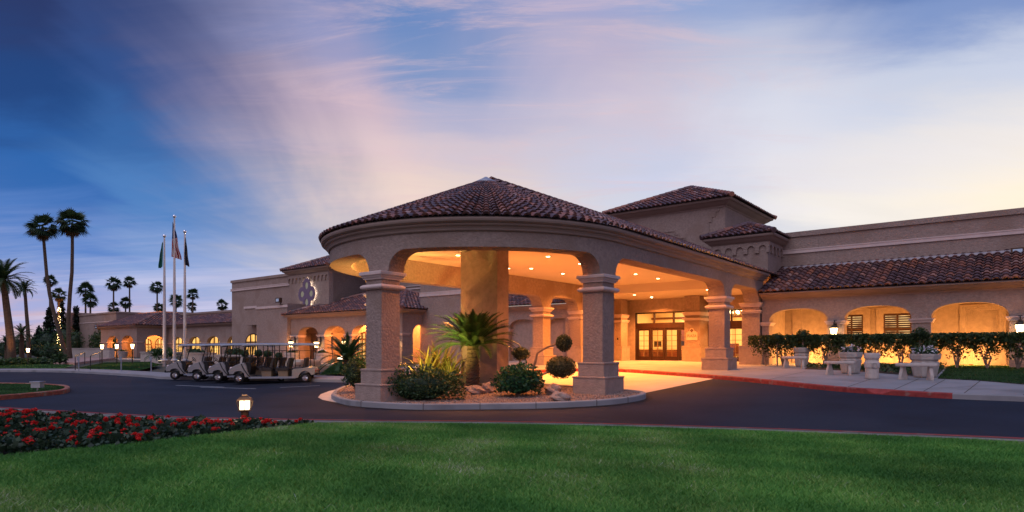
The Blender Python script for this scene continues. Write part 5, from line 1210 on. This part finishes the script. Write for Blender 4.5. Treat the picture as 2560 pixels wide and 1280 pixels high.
# ================================================================ plants of the island
def sago(p, tr_h, tr_r, n, length, lab, name='sago_palm', seed=1, up=1.2, cat='palm', group=None, w_=.16, m='sago', fall=1.45):
    t = thing(name, p, lab, cat, group); x, y, z = p; r = random.Random(seed); w = MB()
    if tr_h > .1:
        rows = []; nn = 14; kk = int(tr_h/.07)
        for i in range(kk+1):
            tt = i/kk; rr_ = tr_r*(1.12-.25*tt+.10*math.sin(tt*3))*(1+.10*(i % 2)); rows.append([(x+rr_*(1+.10*((j+i) % 2))*math.cos(2*PI*j/nn+i*.22), y+rr_*(1+.10*((j+i) % 2))*math.sin(2*PI*j/nn+i*.22), z+tr_h*tt) for j in range(nn)])
        w.grid(rows, True); w.face(rows[-1]); w.build('trunk', 'bark', t)
    w = MB()
    for i in range(n):
        ring = i/n; yaw = i*2.39996+r.uniform(-.2, .2); pitch = up-fall*ring**1.25+r.uniform(-.12, .12)
        frond(w, (x+.07*math.cos(yaw), y+.07*math.sin(yaw), z+tr_h-.02), yaw, pitch, length*r.uniform(.85, 1.08)*(.82+.3*min(1, ring*1.5)), .35+(.75 if fall < 1.3 else 1.1)*ring+r.uniform(0, .25), w_, 26, seed*100+i, .35)
    w.build('crown', m, t); return t
def strap(p, n, h, lab, name, seed, m='flax', wid=.05, spread=.9, cat='plant', group=None):
    """clump of long strap leaves"""
    t = thing(name, p, lab, cat, group); w = MB(); w.use = True; r = random.Random(seed)
    for i in range(n):
        yaw = r.uniform(0, 6.28); a = r.uniform(.75, 1.45); ln = h*r.uniform(.6, 1.15); dr = r.uniform(.3, 1.6)*spread; q = Vector((p[0]+r.uniform(-.16, .16), p[1]+r.uniform(-.16, .16), p[2])); rows = []; w.rnd = r.random(); wd = wid*r.uniform(.6, 1.2)
        for k in range(9):
            tt = k/8; ww = wd*(1-tt**2.2)*(.6+.4*min(1, tt*4)); s = Vector((-math.sin(yaw), math.cos(yaw), 0))*ww; rows.append([tuple(q-s), tuple(q+Vector((0, 0, -.25*ww))), tuple(q+s)])
            q = q+Vector((math.cos(yaw)*math.cos(a), math.sin(yaw)*math.cos(a), math.sin(a)))*ln/8; a -= dr/8*(.3+1.4*tt)
        w.grid(rows)
    w.build('leaves', m, t); return t
def shrub(name, p, rad, n, size, m, lab, seed, cat='shrub', group=None, zc=.8, lump=.22, bottom=-.55):
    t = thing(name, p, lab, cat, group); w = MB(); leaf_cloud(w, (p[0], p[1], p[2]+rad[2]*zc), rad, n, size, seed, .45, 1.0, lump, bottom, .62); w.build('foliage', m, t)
    s = MB()
    for k in range(5): a = k*1.256+seed; s.tube([(p[0], p[1], p[2]-.02), (p[0]+rad[0]*.25*math.cos(a), p[1]+rad[1]*.25*math.sin(a), p[2]+rad[2]*.5), (p[0]+rad[0]*.55*math.cos(a), p[1]+rad[1]*.55*math.sin(a), p[2]+rad[2]*1.0)], [.03, .02, .008], 5)
    s.build('stem', 'bark2', t); return t
IZ = .13
ps = G(1182, 966, IZ); sago((ps[0], ps[1], ps[2]-.03), 1.52, .20, 92, 1.62, 'large sago palm with thick shaggy trunk in front of the central pier', seed=2, up=1.45, w_=.23, fall=1.22)
strap(G(1128, 962, IZ), 70, 1.35, 'upright striped flax clump lit yellow, beside the sago palm trunk', 'flax_plant', 3, wid=.032, spread=.5, group='flax on the island'); strap(G(1062, 962, IZ), 56, 1.55, 'arching broad-leaved flax clump lit bright yellow behind the low shrub', 'flax_plant', 4, wid=.060, spread=1.2, group='flax on the island')
strap(G(1098, 957, IZ), 50, 2.0, 'tall yellow-lit broad-leaved plant behind the flax clumps', 'ginger_plant', 6, wid=.085, spread=.9)
shrub('low_shrub', G(1050, 1000, IZ), (1.50, .66, .66), 6200, .085, 'shrub', 'wide low dark-green shrub at the front of the island by the left column', 1, zc=.62, lump=.16)
shrub('round_shrub', G(1296, 990, IZ), (.82, .68, .60), 3600, .105, 'bright_leaf', 'rounded glossy green shrub in the middle of the island front', 2, zc=.72, lump=.12)
shrub('tall_shrub', G(890, 980, IZ), (.50, .5, .72), 2200, .085, 'shrub', 'upright dark shrub at the left end of the island, beside the left column', 3, zc=.85)
# cloud-pruned topiary: one bent trunk, three clipped heads
p = G(1350, 972, IZ); Yt = p[1]
def at(px, py, Y): return ((px-1280)/F*Y, Y, EYE+(HOR-py)/F*Y)
t = thing('cloud_topiary', p, 'cloud-pruned topiary with bent bare branches and clipped round heads', 'topiary')
w = MB(); w.tube([p, at(1331, 925, Yt), at(1338, 905, Yt), at(1343, 882, Yt), at(1368, 868, Yt), at(1398, 857, Yt)], [.06, .05, .045, .04, .035, .025], 8); w.tube([(p[0], p[1], p[2]+.1), at(1352, 938, Yt), at(1380, 926, Yt), at(1400, 920, Yt)], [.05, .045, .04, .03], 8); w.build('trunk', 'bark2', t, smooth=True)
for i, (px, py, rx, rz) in enumerate(((1410, 857, 21, 22), (1402, 918, 39, 29))):
    c = at(px, py, Yt); k = Yt/F; w = MB(); leaf_cloud(w, c, (rx*k, rx*k*.9, rz*k), 2600 if i else 1500, .055, 20+i, .18, 1, .04, -1, .86); w.build('clipped_head', 'topiary', t)
p = G(1292, 958, IZ); t = thing('small_topiary', p, 'small clipped topiary head on a pale stem behind the round shrub', 'topiary'); c = at(1302, 884, p[1]); w = MB(); w.tube([p, (c[0]-.05, c[1], c[2]-.5), c], [.05, .045, .03], 7); w.build('stem', 'bark2', t); w = MB(); leaf_cloud(w, c, (.36, .34, .27), 1100, .06, 31, .2, 1, .08, -1, .84); w.build('clipped_head', 'topiary', t)
# rocks
def rock(px, py, sx, sz, seed, lab):
    p = G(px, py, IZ); t = MB(); r = random.Random(seed); ph = [r.uniform(0, 6.28) for _ in range(6)]; rows = []
    for i in range(9):
        th = PI*i/8; row = []
        for j in range(16):
            a = 2*PI*j/16; d = Vector((math.sin(th)*math.cos(a), math.sin(th)*math.sin(a), math.cos(th))); k = 1+.22*math.sin(d.x*3.1+ph[0])*math.cos(d.y*2.7+ph[1])+.15*math.sin(d.z*5+ph[2]+d.x*4)+.07*math.sin(d.y*11+ph[3]+d.z*7)
            row.append((p[0]+d.x*sx*k, p[1]+d.y*sx*.8*k, max(p[2]-.02, p[2]+sz*.45+d.z*sz*.62*k)))
        rows.append(row)
    t.grid(rows, True); tag(t.build('rock', 'rock', None, False, p), lab, 'rock', 'rocks on the island')
for a in ((1192, 985, .26, .26, 1, 'pinkish rock before the sago palm, left of the round shrub'), (1218, 982, .22, .34, 2, 'upright rock touching the left side of the round shrub'), (1176, 978, .17, .18, 3, 'small rock at the foot of the sago palm trunk'), (1382, 985, .30, .27, 4, 'reddish rock right of the round shrub'), (1402, 1003, .28, .25, 5, 'grey rock in front of the reddish rock, near the right column'), (1090, 948, .2, .2, 6, 'small lit rock behind the flax')): rock(*a)
# island uplights: fixtures plus warm spots on plants, pier and vault
def uplight(px, py, aim, e, lab, col=(1, .66, .20), sp=95, dz=IZ):
    p = G(px, py, dz); t = thing('garden_uplight', p, lab, 'spotlight', 'garden uplights on the island'); w = MB(); w.lathe(p, [(.05, 0), (.07, .12), (.07, .16)], 10); w.build('housing', 'black', t)
    lamp('uplight_lamp', 'SPOT', (p[0], p[1], p[2]+.24), e, col, t, aim, .06, sp, 1)
uplight(1088, 984, (-.30, .75, .7), 1900, 'small uplight at the right end of the low shrub, lighting the flax', (1, .74, .17), 110); uplight(1120, 968, (.25, .0, 1.0), 90, 'small uplight under the flax by the sago palm', (1, .52, .12), 110); uplight(1010, 968, (-.1, .2, 1), 1300, 'small uplight by the left column, washing the canopy arch', WARM2, 120)
uplight(1256, 956, (-.55, -.2, .9), 200, 'small uplight at the right end of the central pier', WARM, 110); uplight(1240, 950, (.25, .7, 1), 900, 'small uplight behind the central pier, washing the ceiling', WARM, 150); uplight(900, 966, (.6, .5, .8), 160, 'small uplight at the left tip of the island', WARM2, 120)
# sago and shrubs left of the column, by the small lawn
sago(G(868, 915, .35), .35, .2, 40, 1.9, 'yellow-lit sago palm by the steps, left of the front canopy column', seed=5, up=1.35, w_=.26); sago(B(-33.0, 28.2, .8), 1.2, .16, 26, 1.1, 'dark small palm beside the blank wall behind the island', seed=6, up=1.3)
p = G(850, 921, .2); t = thing('garden_spot', p, 'small glowing spotlight on the grass by the steps', 'spotlight'); w = MB(); w.lathe(p, [(.06, 0), (.06, .5)], 8); w.build('stem', 'black', t); w = MB(); w.lathe((p[0], p[1], p[2]+.5), [(.14, 0), (.14, .2)], 4); w.build('lens', 'lamp_white', t); lamp('spot_lamp', 'SPOT', (p[0]+.3, p[1]-.3, p[2]+.6), 500, (1, .72, .25), t, (.6, .2, .45), .1, 120, 1)
# topiary balls behind the carts
for i, (px, py) in enumerate(((613, 885), (646, 883), (669, 885), (697, 890))):
    Y = 42.0; c = at(px, py, Y); gz = max(gxy(c[0], Y), .2); t = thing('ball_topiary', (c[0], Y, gz), ('clipped ball topiary seen above the cart windscreen', 'clipped ball topiary, second from left behind the near cart', 'largest clipped ball topiary behind the near cart', 'clipped ball topiary nearest the rear of the near cart')[i], 'topiary', 'ball topiaries behind the carts')
    w = MB(); w.tube([(c[0], Y, gz), c], .04, 6); w.build('stem', 'bark2', t); w = MB(); leaf_cloud(w, c, (.25+.03*i*(i < 3), .25, .25), 600, .07, i, .2, 1, .05, -1, .8); w.build('clipped_head', 'shrub', t)
# ================================================================ hedge row before the right arcade
hv = 31.1
hx = [1915, 1958, 2008, 2062, 2122, 2188, 2252, 2318, 2392, 2468, 2545, 2630]
for i, px in enumerate(hx):
    u = U(px, hv); p = B(u, hv, g(hv)+.15); top = 2.36
    lab = ['hedge shrub beside the entrance column, left end of the clipped hedge', 'hedge shrub behind the first stone bench', 'hedge shrub behind the first stone planter', 'hedge shrub right of the first planter', 'hedge shrub under the left wall lantern', 'hedge shrub behind the litter bin', 'hedge shrub with open stems between bin and last bench', 'dense hedge shrub in front of the pier behind the last bench', 'open hedge shrub right of the last bench', 'open hedge shrub over the right lawn', 'hedge shrub at the right edge beneath the lantern', 'hedge shrub just past the right edge'][i]
    t = thing('hedge_shrub', p, lab, 'shrub', 'clipped hedge shrubs before the arcade'); w = MB(); du = (U(px+33, hv)-U(px-33, hv))/2; rx = du*1.32
    n = 2300; r = np.random.default_rng(300+i); w.use = True
    # box-clipped top, ragged bottom with gaps
    Q = r.uniform(-1, 1, (n, 3)); Q[:, 2] = 1-2*np.abs(r.normal(0, .42, n)); dens = i in (7,)
    keep = (Q[:, 2] > -1.0) & (np.sin(Q[:, 0]*5+i)*np.sin(Q[:, 2]*4+i*2)+r.uniform(-.5, 1.2, n) > np.where(Q[:, 2] < .25, -.9 if dens else .12, -.5)); keep &= (np.abs(Q[:, 0]) < 1.0-.38*np.clip(-Q[:, 2], 0, 1)); Q = Q[keep]
    for q in Q:
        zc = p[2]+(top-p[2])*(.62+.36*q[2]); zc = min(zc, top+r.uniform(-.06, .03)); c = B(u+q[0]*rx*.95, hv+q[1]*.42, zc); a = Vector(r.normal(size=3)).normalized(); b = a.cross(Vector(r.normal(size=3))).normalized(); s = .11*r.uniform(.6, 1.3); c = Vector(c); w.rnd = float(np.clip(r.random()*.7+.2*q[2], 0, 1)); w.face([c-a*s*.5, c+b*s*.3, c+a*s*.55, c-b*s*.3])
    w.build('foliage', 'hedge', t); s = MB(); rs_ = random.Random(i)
    for k in range(5):
        e = B(u+rs_.uniform(-.6, .6)*rx, hv+rs_.uniform(-.2, .2), p[2]+rs_.uniform(.8, 1.4)); m_ = B(u+rs_.uniform(-.15, .15), hv, p[2]+.45); s.tube([p, m_, e], [.035, .025, .010], 5)
    s.build('stem', 'bark2', t)
for i, (px, py) in enumerate(((1943, 846), (2007, 838), (2300, 834))):
    u = U(px, hv-.3); p = B(u, hv-.3, g(hv)+.15); c = at(px, py, p[1]); t = thing('ball_topiary', p, ('clipped ball standing above the hedge by the entrance column', 'clipped ball above the hedge behind the first planter', 'clipped ball above the hedge at the middle pier')[i], 'topiary', 'ball topiaries in the hedge'); w = MB(); w.tube([p, c], .035, 6); w.build('stem', 'bark2', t); w = MB(); leaf_cloud(w, c, (.30, .30, .26), 450, .08, 50+i, .2, 1, .06, -1, .7); w.build('clipped_head', 'hedge', t)
gc = MB(); gc.use = True; r = random.Random(9)
for k in range(2600):
    px = r.uniform(2020, 2370); py = r.uniform(915, 948); q = G(px, py, .158)
    if not inside(q[0], q[1], bd): continue
    s = r.uniform(.05, .12); a = r.random()*6.28; gc.rnd = r.random()*.6; gc.face([(q[0]+s*math.cos(a), q[1]+s*math.sin(a), q[2]+r.uniform(.02, .10)), (q[0]+s*math.cos(a+2), q[1]+s*math.sin(a+2), q[2]+r.uniform(.02, .16)), (q[0], q[1], q[2]+r.uniform(.08, .22))])
tag(gc.build('ground_cover', 'hedge'), kind='stuff')
# ================================================================ red geraniums
protos = []
for k in range(6):
    t = thing('geranium', (0, 0, 0), 'red geranium', 'flower', 'red geraniums in the front bed'); w = MB(); r = np.random.default_rng(70+k); rnd_ = random.Random(70+k); w.use = True
    leaf_cloud(w, (0, 0, .12), (.26, .26, .14), 170, .08, 80+k, .5, 1.7, .2, -.4); w.build('foliage', 'geranium', t)
    for j in range((2, 2, 0, 3, 1, 1)[k]):
        a = rnd_.uniform(0, 6.28); q = rnd_.uniform(.02, .20); c = (q*math.cos(a), q*math.sin(a), rnd_.uniform(.22, .31)); f_ = MB(); leaf_cloud(f_, c, (.055, .055, .042), 52, .036, 90+7*k+j, .3, 1.6, .1, -.6); f_.build('flower_head', 'petal', t)
    protos.append(t)
used = set(); rg = random.Random(12); cnt = 0; pl = []
for _ in range(6000):
    px = rg.uniform(-60, 790); py = rg.uniform(1026, 1140); q = G(px, py, -.03)
    if not inside(q[0], q[1], bedP): continue
    ok = all((q[0]-a[0])**2+(q[1]-a[1])**2 > .30**2 for a in pl)
    # keep a bare strip against the kerb at the left
    dk = min((q[0]-a[0])**2+(q[1]-a[1])**2 for a in fin[:ci+4])**.5
    if not ok or dk < (.62 if q[0] < -6 else (.34 if q[0] < -4.5 else .12)): continue
    pl.append(q)
    if len(pl) >= 230: break
for q in pl:
    k = rg.choices(range(6), [3, 3, 6, 2, 4, 4])[0]; o = protos[k] if k not in used else copy_tree(protos[k]); used.add(k)
    put(o, (q[0], q[1], q[2]), rg.uniform(0, 6.28), rg.uniform(.8, 1.15), 'red geranium with round dark-green leaves in the front bed', 'red geraniums in the front bed')
for k in range(6):
    if k not in used: bpy.data.objects.remove(protos[k])
# ================================================================ palms and trees
def fan_palm(base, path, r_crown, lab, seed, n=44, skirt=True, lit=None, group='fan palms', tr=.17):
    """Washingtonia: thin trunk and a round head of fan leaves"""
    t = thing('fan_palm', base, lab, 'palm tree', group); top = Vector(path[-1]); r = random.Random(seed)
    w = MB(); m_ = len(path); w.tube(path, [tr*(1.25-.5*i/(m_-1)) for i in range(m_)], 9); w.build('trunk', 'bark', t)
    w = MB(); w.use = True
    def fan(c, yaw, pitch, pet, fr, k):
        d = Vector((math.cos(yaw)*math.cos(pitch), math.sin(yaw)*math.cos(pitch), math.sin(pitch))); s = Vector((-math.sin(yaw), math.cos(yaw), 0)); up = d.cross(s); ro = r.uniform(-.75, .75); s = s*math.cos(ro)+up*math.sin(ro)
        hub = c+d*pet; w.rnd = .3; w.face([c-s*.02, c+s*.02, hub]); dr = r.uniform(.15, .5)
        for j in range(11):
            a = -1.05+2.1*j/10; v = d*math.cos(a)+s*math.sin(a); tip = hub+v*fr*r.uniform(.85, 1.05)*(1-.12*abs(a))+Vector((0, 0, -dr*fr*(.5+.3*abs(a)))); sd_ = (-d*math.sin(a)+s*math.cos(a))*fr*.06; mid = hub+v*fr*.5
            w.rnd = min(1, k+r.random()*.4); w.face([hub, mid+sd_, tip, mid-sd_])
    for i in range(n):
        q = i/n; yaw = i*2.39996; pitch = 1.45-2.3*q**.9+r.uniform(-.25, .25); fan(top, yaw, pitch, r_crown*.36*r.uniform(.7, 1.1), r_crown*.70*r.uniform(.8, 1.1), .1+.4*(1-q))
    w.build('crown', 'palm', t)
    if skirt:
        w = MB(); w.use = True
        for i in range(12): fan(top-Vector((0, 0, r_crown*.12)), i*2.4, -1.1-r.uniform(0, .3), r_crown*.25, r_crown*.45, .2)
        w.build('dry_skirt', 'dead', t)
    return t
def wpath(pts, Y): return [at(px, py, Y) for px, py in pts]
def palm_px(cx, cy, rpx, Y, lab, seed, basey=None, pts=None, **k):
    pth = wpath((pts or [(cx+1, 905), (cx, (cy+905)/2)])+[(cx, cy+2)], Y); zb = gxy(pth[0][0], Y); b = (pth[0][0], Y, zb); pth[0] = b
    return fan_palm(b, pth, rpx*Y/F, lab, seed, **k)
palm_px(107, 567, 43, 72, 'very tall fan palm with a curved trunk, left of the two tallest', 1, pts=[(171, 915), (160, 872), (145, 815), (133, 775), (124, 735), (117, 690), (111, 620)], group='tall fan palms', tr=.19, n=40)
palm_px(181, 556, 44, 70, 'very tall fan palm with a nearly straight trunk, right of the two tallest', 2, pts=[(176, 912), (172, 860), (171, 800), (175, 735), (180, 680), (181, 620)], group='tall fan palms', tr=.19, n=40)
bk = [(125, 700, 20, 95, 'smaller fan palm directly behind the curved trunk'), (147, 735, 23, 80, 'fan palm lit orange with a string of lights down its trunk'), (214, 722, 25, 100, 'bushy fan palm rising behind the far block, left of the roof'), (226, 748, 24, 98, 'lower fan palm leaning out to the right of the bushy one'),
      (284, 707, 24, 110, 'fan palm with dark trunk above the far parapet'), (324, 703, 20, 112, 'fan palm with reddish trunk right of the dark-trunked one'), (284, 766, 19, 112, 'low fan palm peeping over the parapet below the dark-trunked one'), (314, 755, 19, 112, 'low fan palm below the reddish trunk'),
      (393, 716, 20, 110, 'fan palm left of the flagpoles, high crown'), (397, 768, 17, 112, 'low fan palm left of the shortest flagpole'), (440, 750, 22, 110, 'fan palm seen between the first two flagpoles'), (482, 733, 19, 110, 'fan palm right of the flagpoles'), (480, 764, 15, 112, 'low fan palm just right of the navy flag pole'), (555, 760, 18, 105, 'lone low fan palm over the roof beside the big parapet block')]
for i, (cx, cy, rp, Y, lab) in enumerate(bk): palm_px(cx, cy, rp, Y, lab, 10+i, group='fan palms behind the far wing', n=27, tr=.15)
# string of lights on the lit palm
p = at(147, 900, 79.4); t = thing('light_string', p, 'string of warm lights wound down the trunk of the orange-lit palm', 'string lights'); w = MB(); r = random.Random(4)
for k in range(60):
    py = 770+125*(k/60); q = at(147+4*math.sin(k*1.9), py, 79.5+.2*math.cos(k*1.9)); s = .03 if (k//8) % 3 else .065
    if (k//5) % 4 == 1: continue
    w.lathe(q, [(s*.5, -s), (s, 0), (s*.5, s)], 5)
w.build('bulbs', 'lamp_warm', t); lamp('string_lamp', 'POINT', at(152, 770, 78.6), 160, WARM2, t, None, .3); lamp('string_lamp', 'POINT', at(150, 870, 78.4), 140, WARM2, t, None, .3)
def date_palm(px, cy, Y, length, pts, lab, seed, n=46, tr=.32, lit=0):
    pth = wpath(pts+[(px, cy)], Y); zb = gxy(pth[0][0], Y); pth[0] = (pth[0][0], Y, zb); t = thing('date_palm', pth[0], lab, 'palm tree', 'date palms at the far left'); w = MB(); w.tube(pth, [tr*(1.2-.4*i/(len(pth)-1)) for i in range(len(pth))], 10); w.build('trunk', 'bark', t)
    w = MB(); r = random.Random(seed); c = pth[-1]
    for i in range(n): q = i/n; frond(w, c, i*2.39996, 1.35-1.8*q+r.uniform(-.1, .1), length*r.uniform(.85, 1.1), .8+.8*q, length*.17, 22, seed*50+i, .3)
    w.build('crown', 'palm', t)
    if lit: a = at(px+12, 905, Y-1.0); lamp('palm_uplight_lamp', 'SPOT', (a[0], a[1], .25), lit, WARM2, t, (-.05, .12, 1), .15, 50, 1)
    return t
date_palm(8, 700, 60, 2.5, [(30, 915), (27, 850), (18, 780)], 'large feathery date palm at the left edge, trunk lit from below', 3, lit=900); date_palm(62, 722, 75, 1.45, [(73, 915), (71, 840), (66, 780)], 'slender feathery palm between the large date palm and the tall fan palms', 4, 38, .2, 260)
for i, (px, cy, Y, ln) in enumerate(((18, 856, 62, 1.0), (54, 835, 64, 1.35))): date_palm(px, cy, Y, ln, [(px+1, 912), (px, 880)], ('short palm glowing orange at the far left edge', 'short palm with a glowing orange trunk beside the slender feathery palm')[i], 30+i, 30, .22, 200)
# dark conifers, ivy and garden shrubs
def conifer(px, top, Y, rpx, lab, seed, n=3200):
    b = (at(px, 900, Y)[0], Y, 0.2); h = EYE+(HOR-top)/F*Y; rr_ = rpx*Y/F; t = thing('conifer', b, lab, 'tree', 'dark conifers behind the garden'); w = MB(); w.tube([b, (b[0], Y, h*.95)], [.22, .04], 7); w.build('trunk', 'bark', t); w = MB(); r = random.Random(seed)
    for k in range(26):
        q = (k+.5)/26; a = k*2.4; ra = rr_*(1-q)**.75*r.uniform(.5, 1.0); leaf_cloud(w, (b[0]+ra*.7*math.cos(a), Y+ra*.7*math.sin(a), 1.0+(h-1.2)*q), (max(.3, ra*.6), max(.3, ra*.6), .55), n//26, .34, seed*40+k, .6, 1, .3, -1)
    w.build('crown', 'conifer', t)
conifer(123, 772, 88, 24, 'dark conifer left of the orange-lit palm', 1); conifer(152, 748, 90, 32, 'tallest dark conifer, behind the orange-lit palm', 2); conifer(190, 768, 92, 22, 'dark conifer touching the corner of the far building', 3); conifer(98, 820, 95, 28, 'short dark conifer at the left of the conifer group', 4)
def bush(px, py, w_, h_, Y, lab, seed, m='shrub', n=900, size=.22):
    c = at(px, py, Y); k = Y/F; shrub('garden_bush', (c[0], Y, gxy(c[0], Y)), (w_*k, w_*k*.7, h_*k), n, size, m, lab, seed, group='bushes of the far-left garden', zc=.85, lump=.3)
for i, a in enumerate(((128, 912, 26, 24, 68, 'rounded dark bush beneath the curved palm'), (150, 914, 18, 32, 80, 'tall dark bush under the tallest conifer'), (188, 912, 22, 36, 84, 'tall dark bush before the corner of the far building'), (40, 918, 30, 12, 56, 'low flowering bush at the left of the garden'), (78, 918, 26, 11, 56, 'low bush before the post lantern'), (110, 918, 24, 10, 57, 'low rounded bush in the middle of the garden'), (150, 920, 16, 15, 58, 'small upright bush by the pink ramp'), (0, 918, 26, 12, 55, 'low bush at the left edge of the garden'), (-30, 916, 30, 26, 66, 'bush beyond the left edge'), (14, 900, 24, 22, 75, 'dark bush behind the large date palm trunk'), (96, 905, 26, 20, 76, 'dark bush behind the post lantern'), (36, 905, 34, 32, 82, 'tall dark hedge-like bush behind the large date palm'), (74, 905, 30, 30, 84, 'tall dark bush behind the slender feathery palm'), (118, 905, 32, 40, 86, 'big dark bush right of the slender palm, before the conifers'), (160, 905, 28, 44, 87, 'big dark bush between the two tall fan palm trunks'))): bush(*a, 200+i)
# ivy covering the wall left of the far bay
p = B(-94.5, 32.2, .5); t = thing('ivy_bush', p, 'big dark square-cut ivy mass on the wall left of the far bay', 'shrub'); w = MB(); 
for k in range(9): leaf_cloud(w, B(-96.6+k*.62, 32.4, 2.2), (.9, .9, 1.9), 420, .24, 400+k, .35, 1, .1, -1)
w.build('foliage', 'shrub', t)
# agave-like clumps on the patio planter and ledge plants
for i, (px, py, Y) in enumerate(((388, 893, 54), (402, 891, 54.5), (428, 894, 53))): sago(at(px, py, Y), .1, .1, 22, 1.0, ('dark spiky sago left of the shortest flagpole', 'dark spiky sago behind the shortest flagpole', 'dark spiky sago behind the tallest flagpole')[i], 'sago_palm', 60+i, 1.2, 'palm', 'spiky sagos on the patio planter', .18)
for i, (u, n) in enumerate(((-60.8, 500), (-58.4, 500), (-53.6, 500), (-47, 600))): c = B(u, 25.3, 1.42); shrub('planter_shrub', (c[0], c[1], 1.3), (.9, .5, .35), n, .16, 'shrub', ('low greenery in the planter left of the flagpoles', 'low greenery in the planter by the shortest flagpole', 'low greenery behind the tallest flagpole', 'low greenery in the planter behind the carts')[i], 80+i, group='greenery in the patio planters', zc=.3)
# distant trees: one dark far-off mass along the horizon
w = MB(); r = random.Random(77)
for k in range(90):
    a = -1.15+2.3*k/89; Y = 190+r.uniform(-15, 15); x = math.tan(a)*Y if abs(a) < 1.2 else 0; h = r.uniform(3.0, 5.5); leaf_cloud(w, (x, Y, h*.5-.5), (r.uniform(5, 9), 4, h*.6), 130, 1.5, 500+k, .5, 1.2, .3, -.8)
tag(w.build('distant_trees', 'conifer'), kind='stuff')
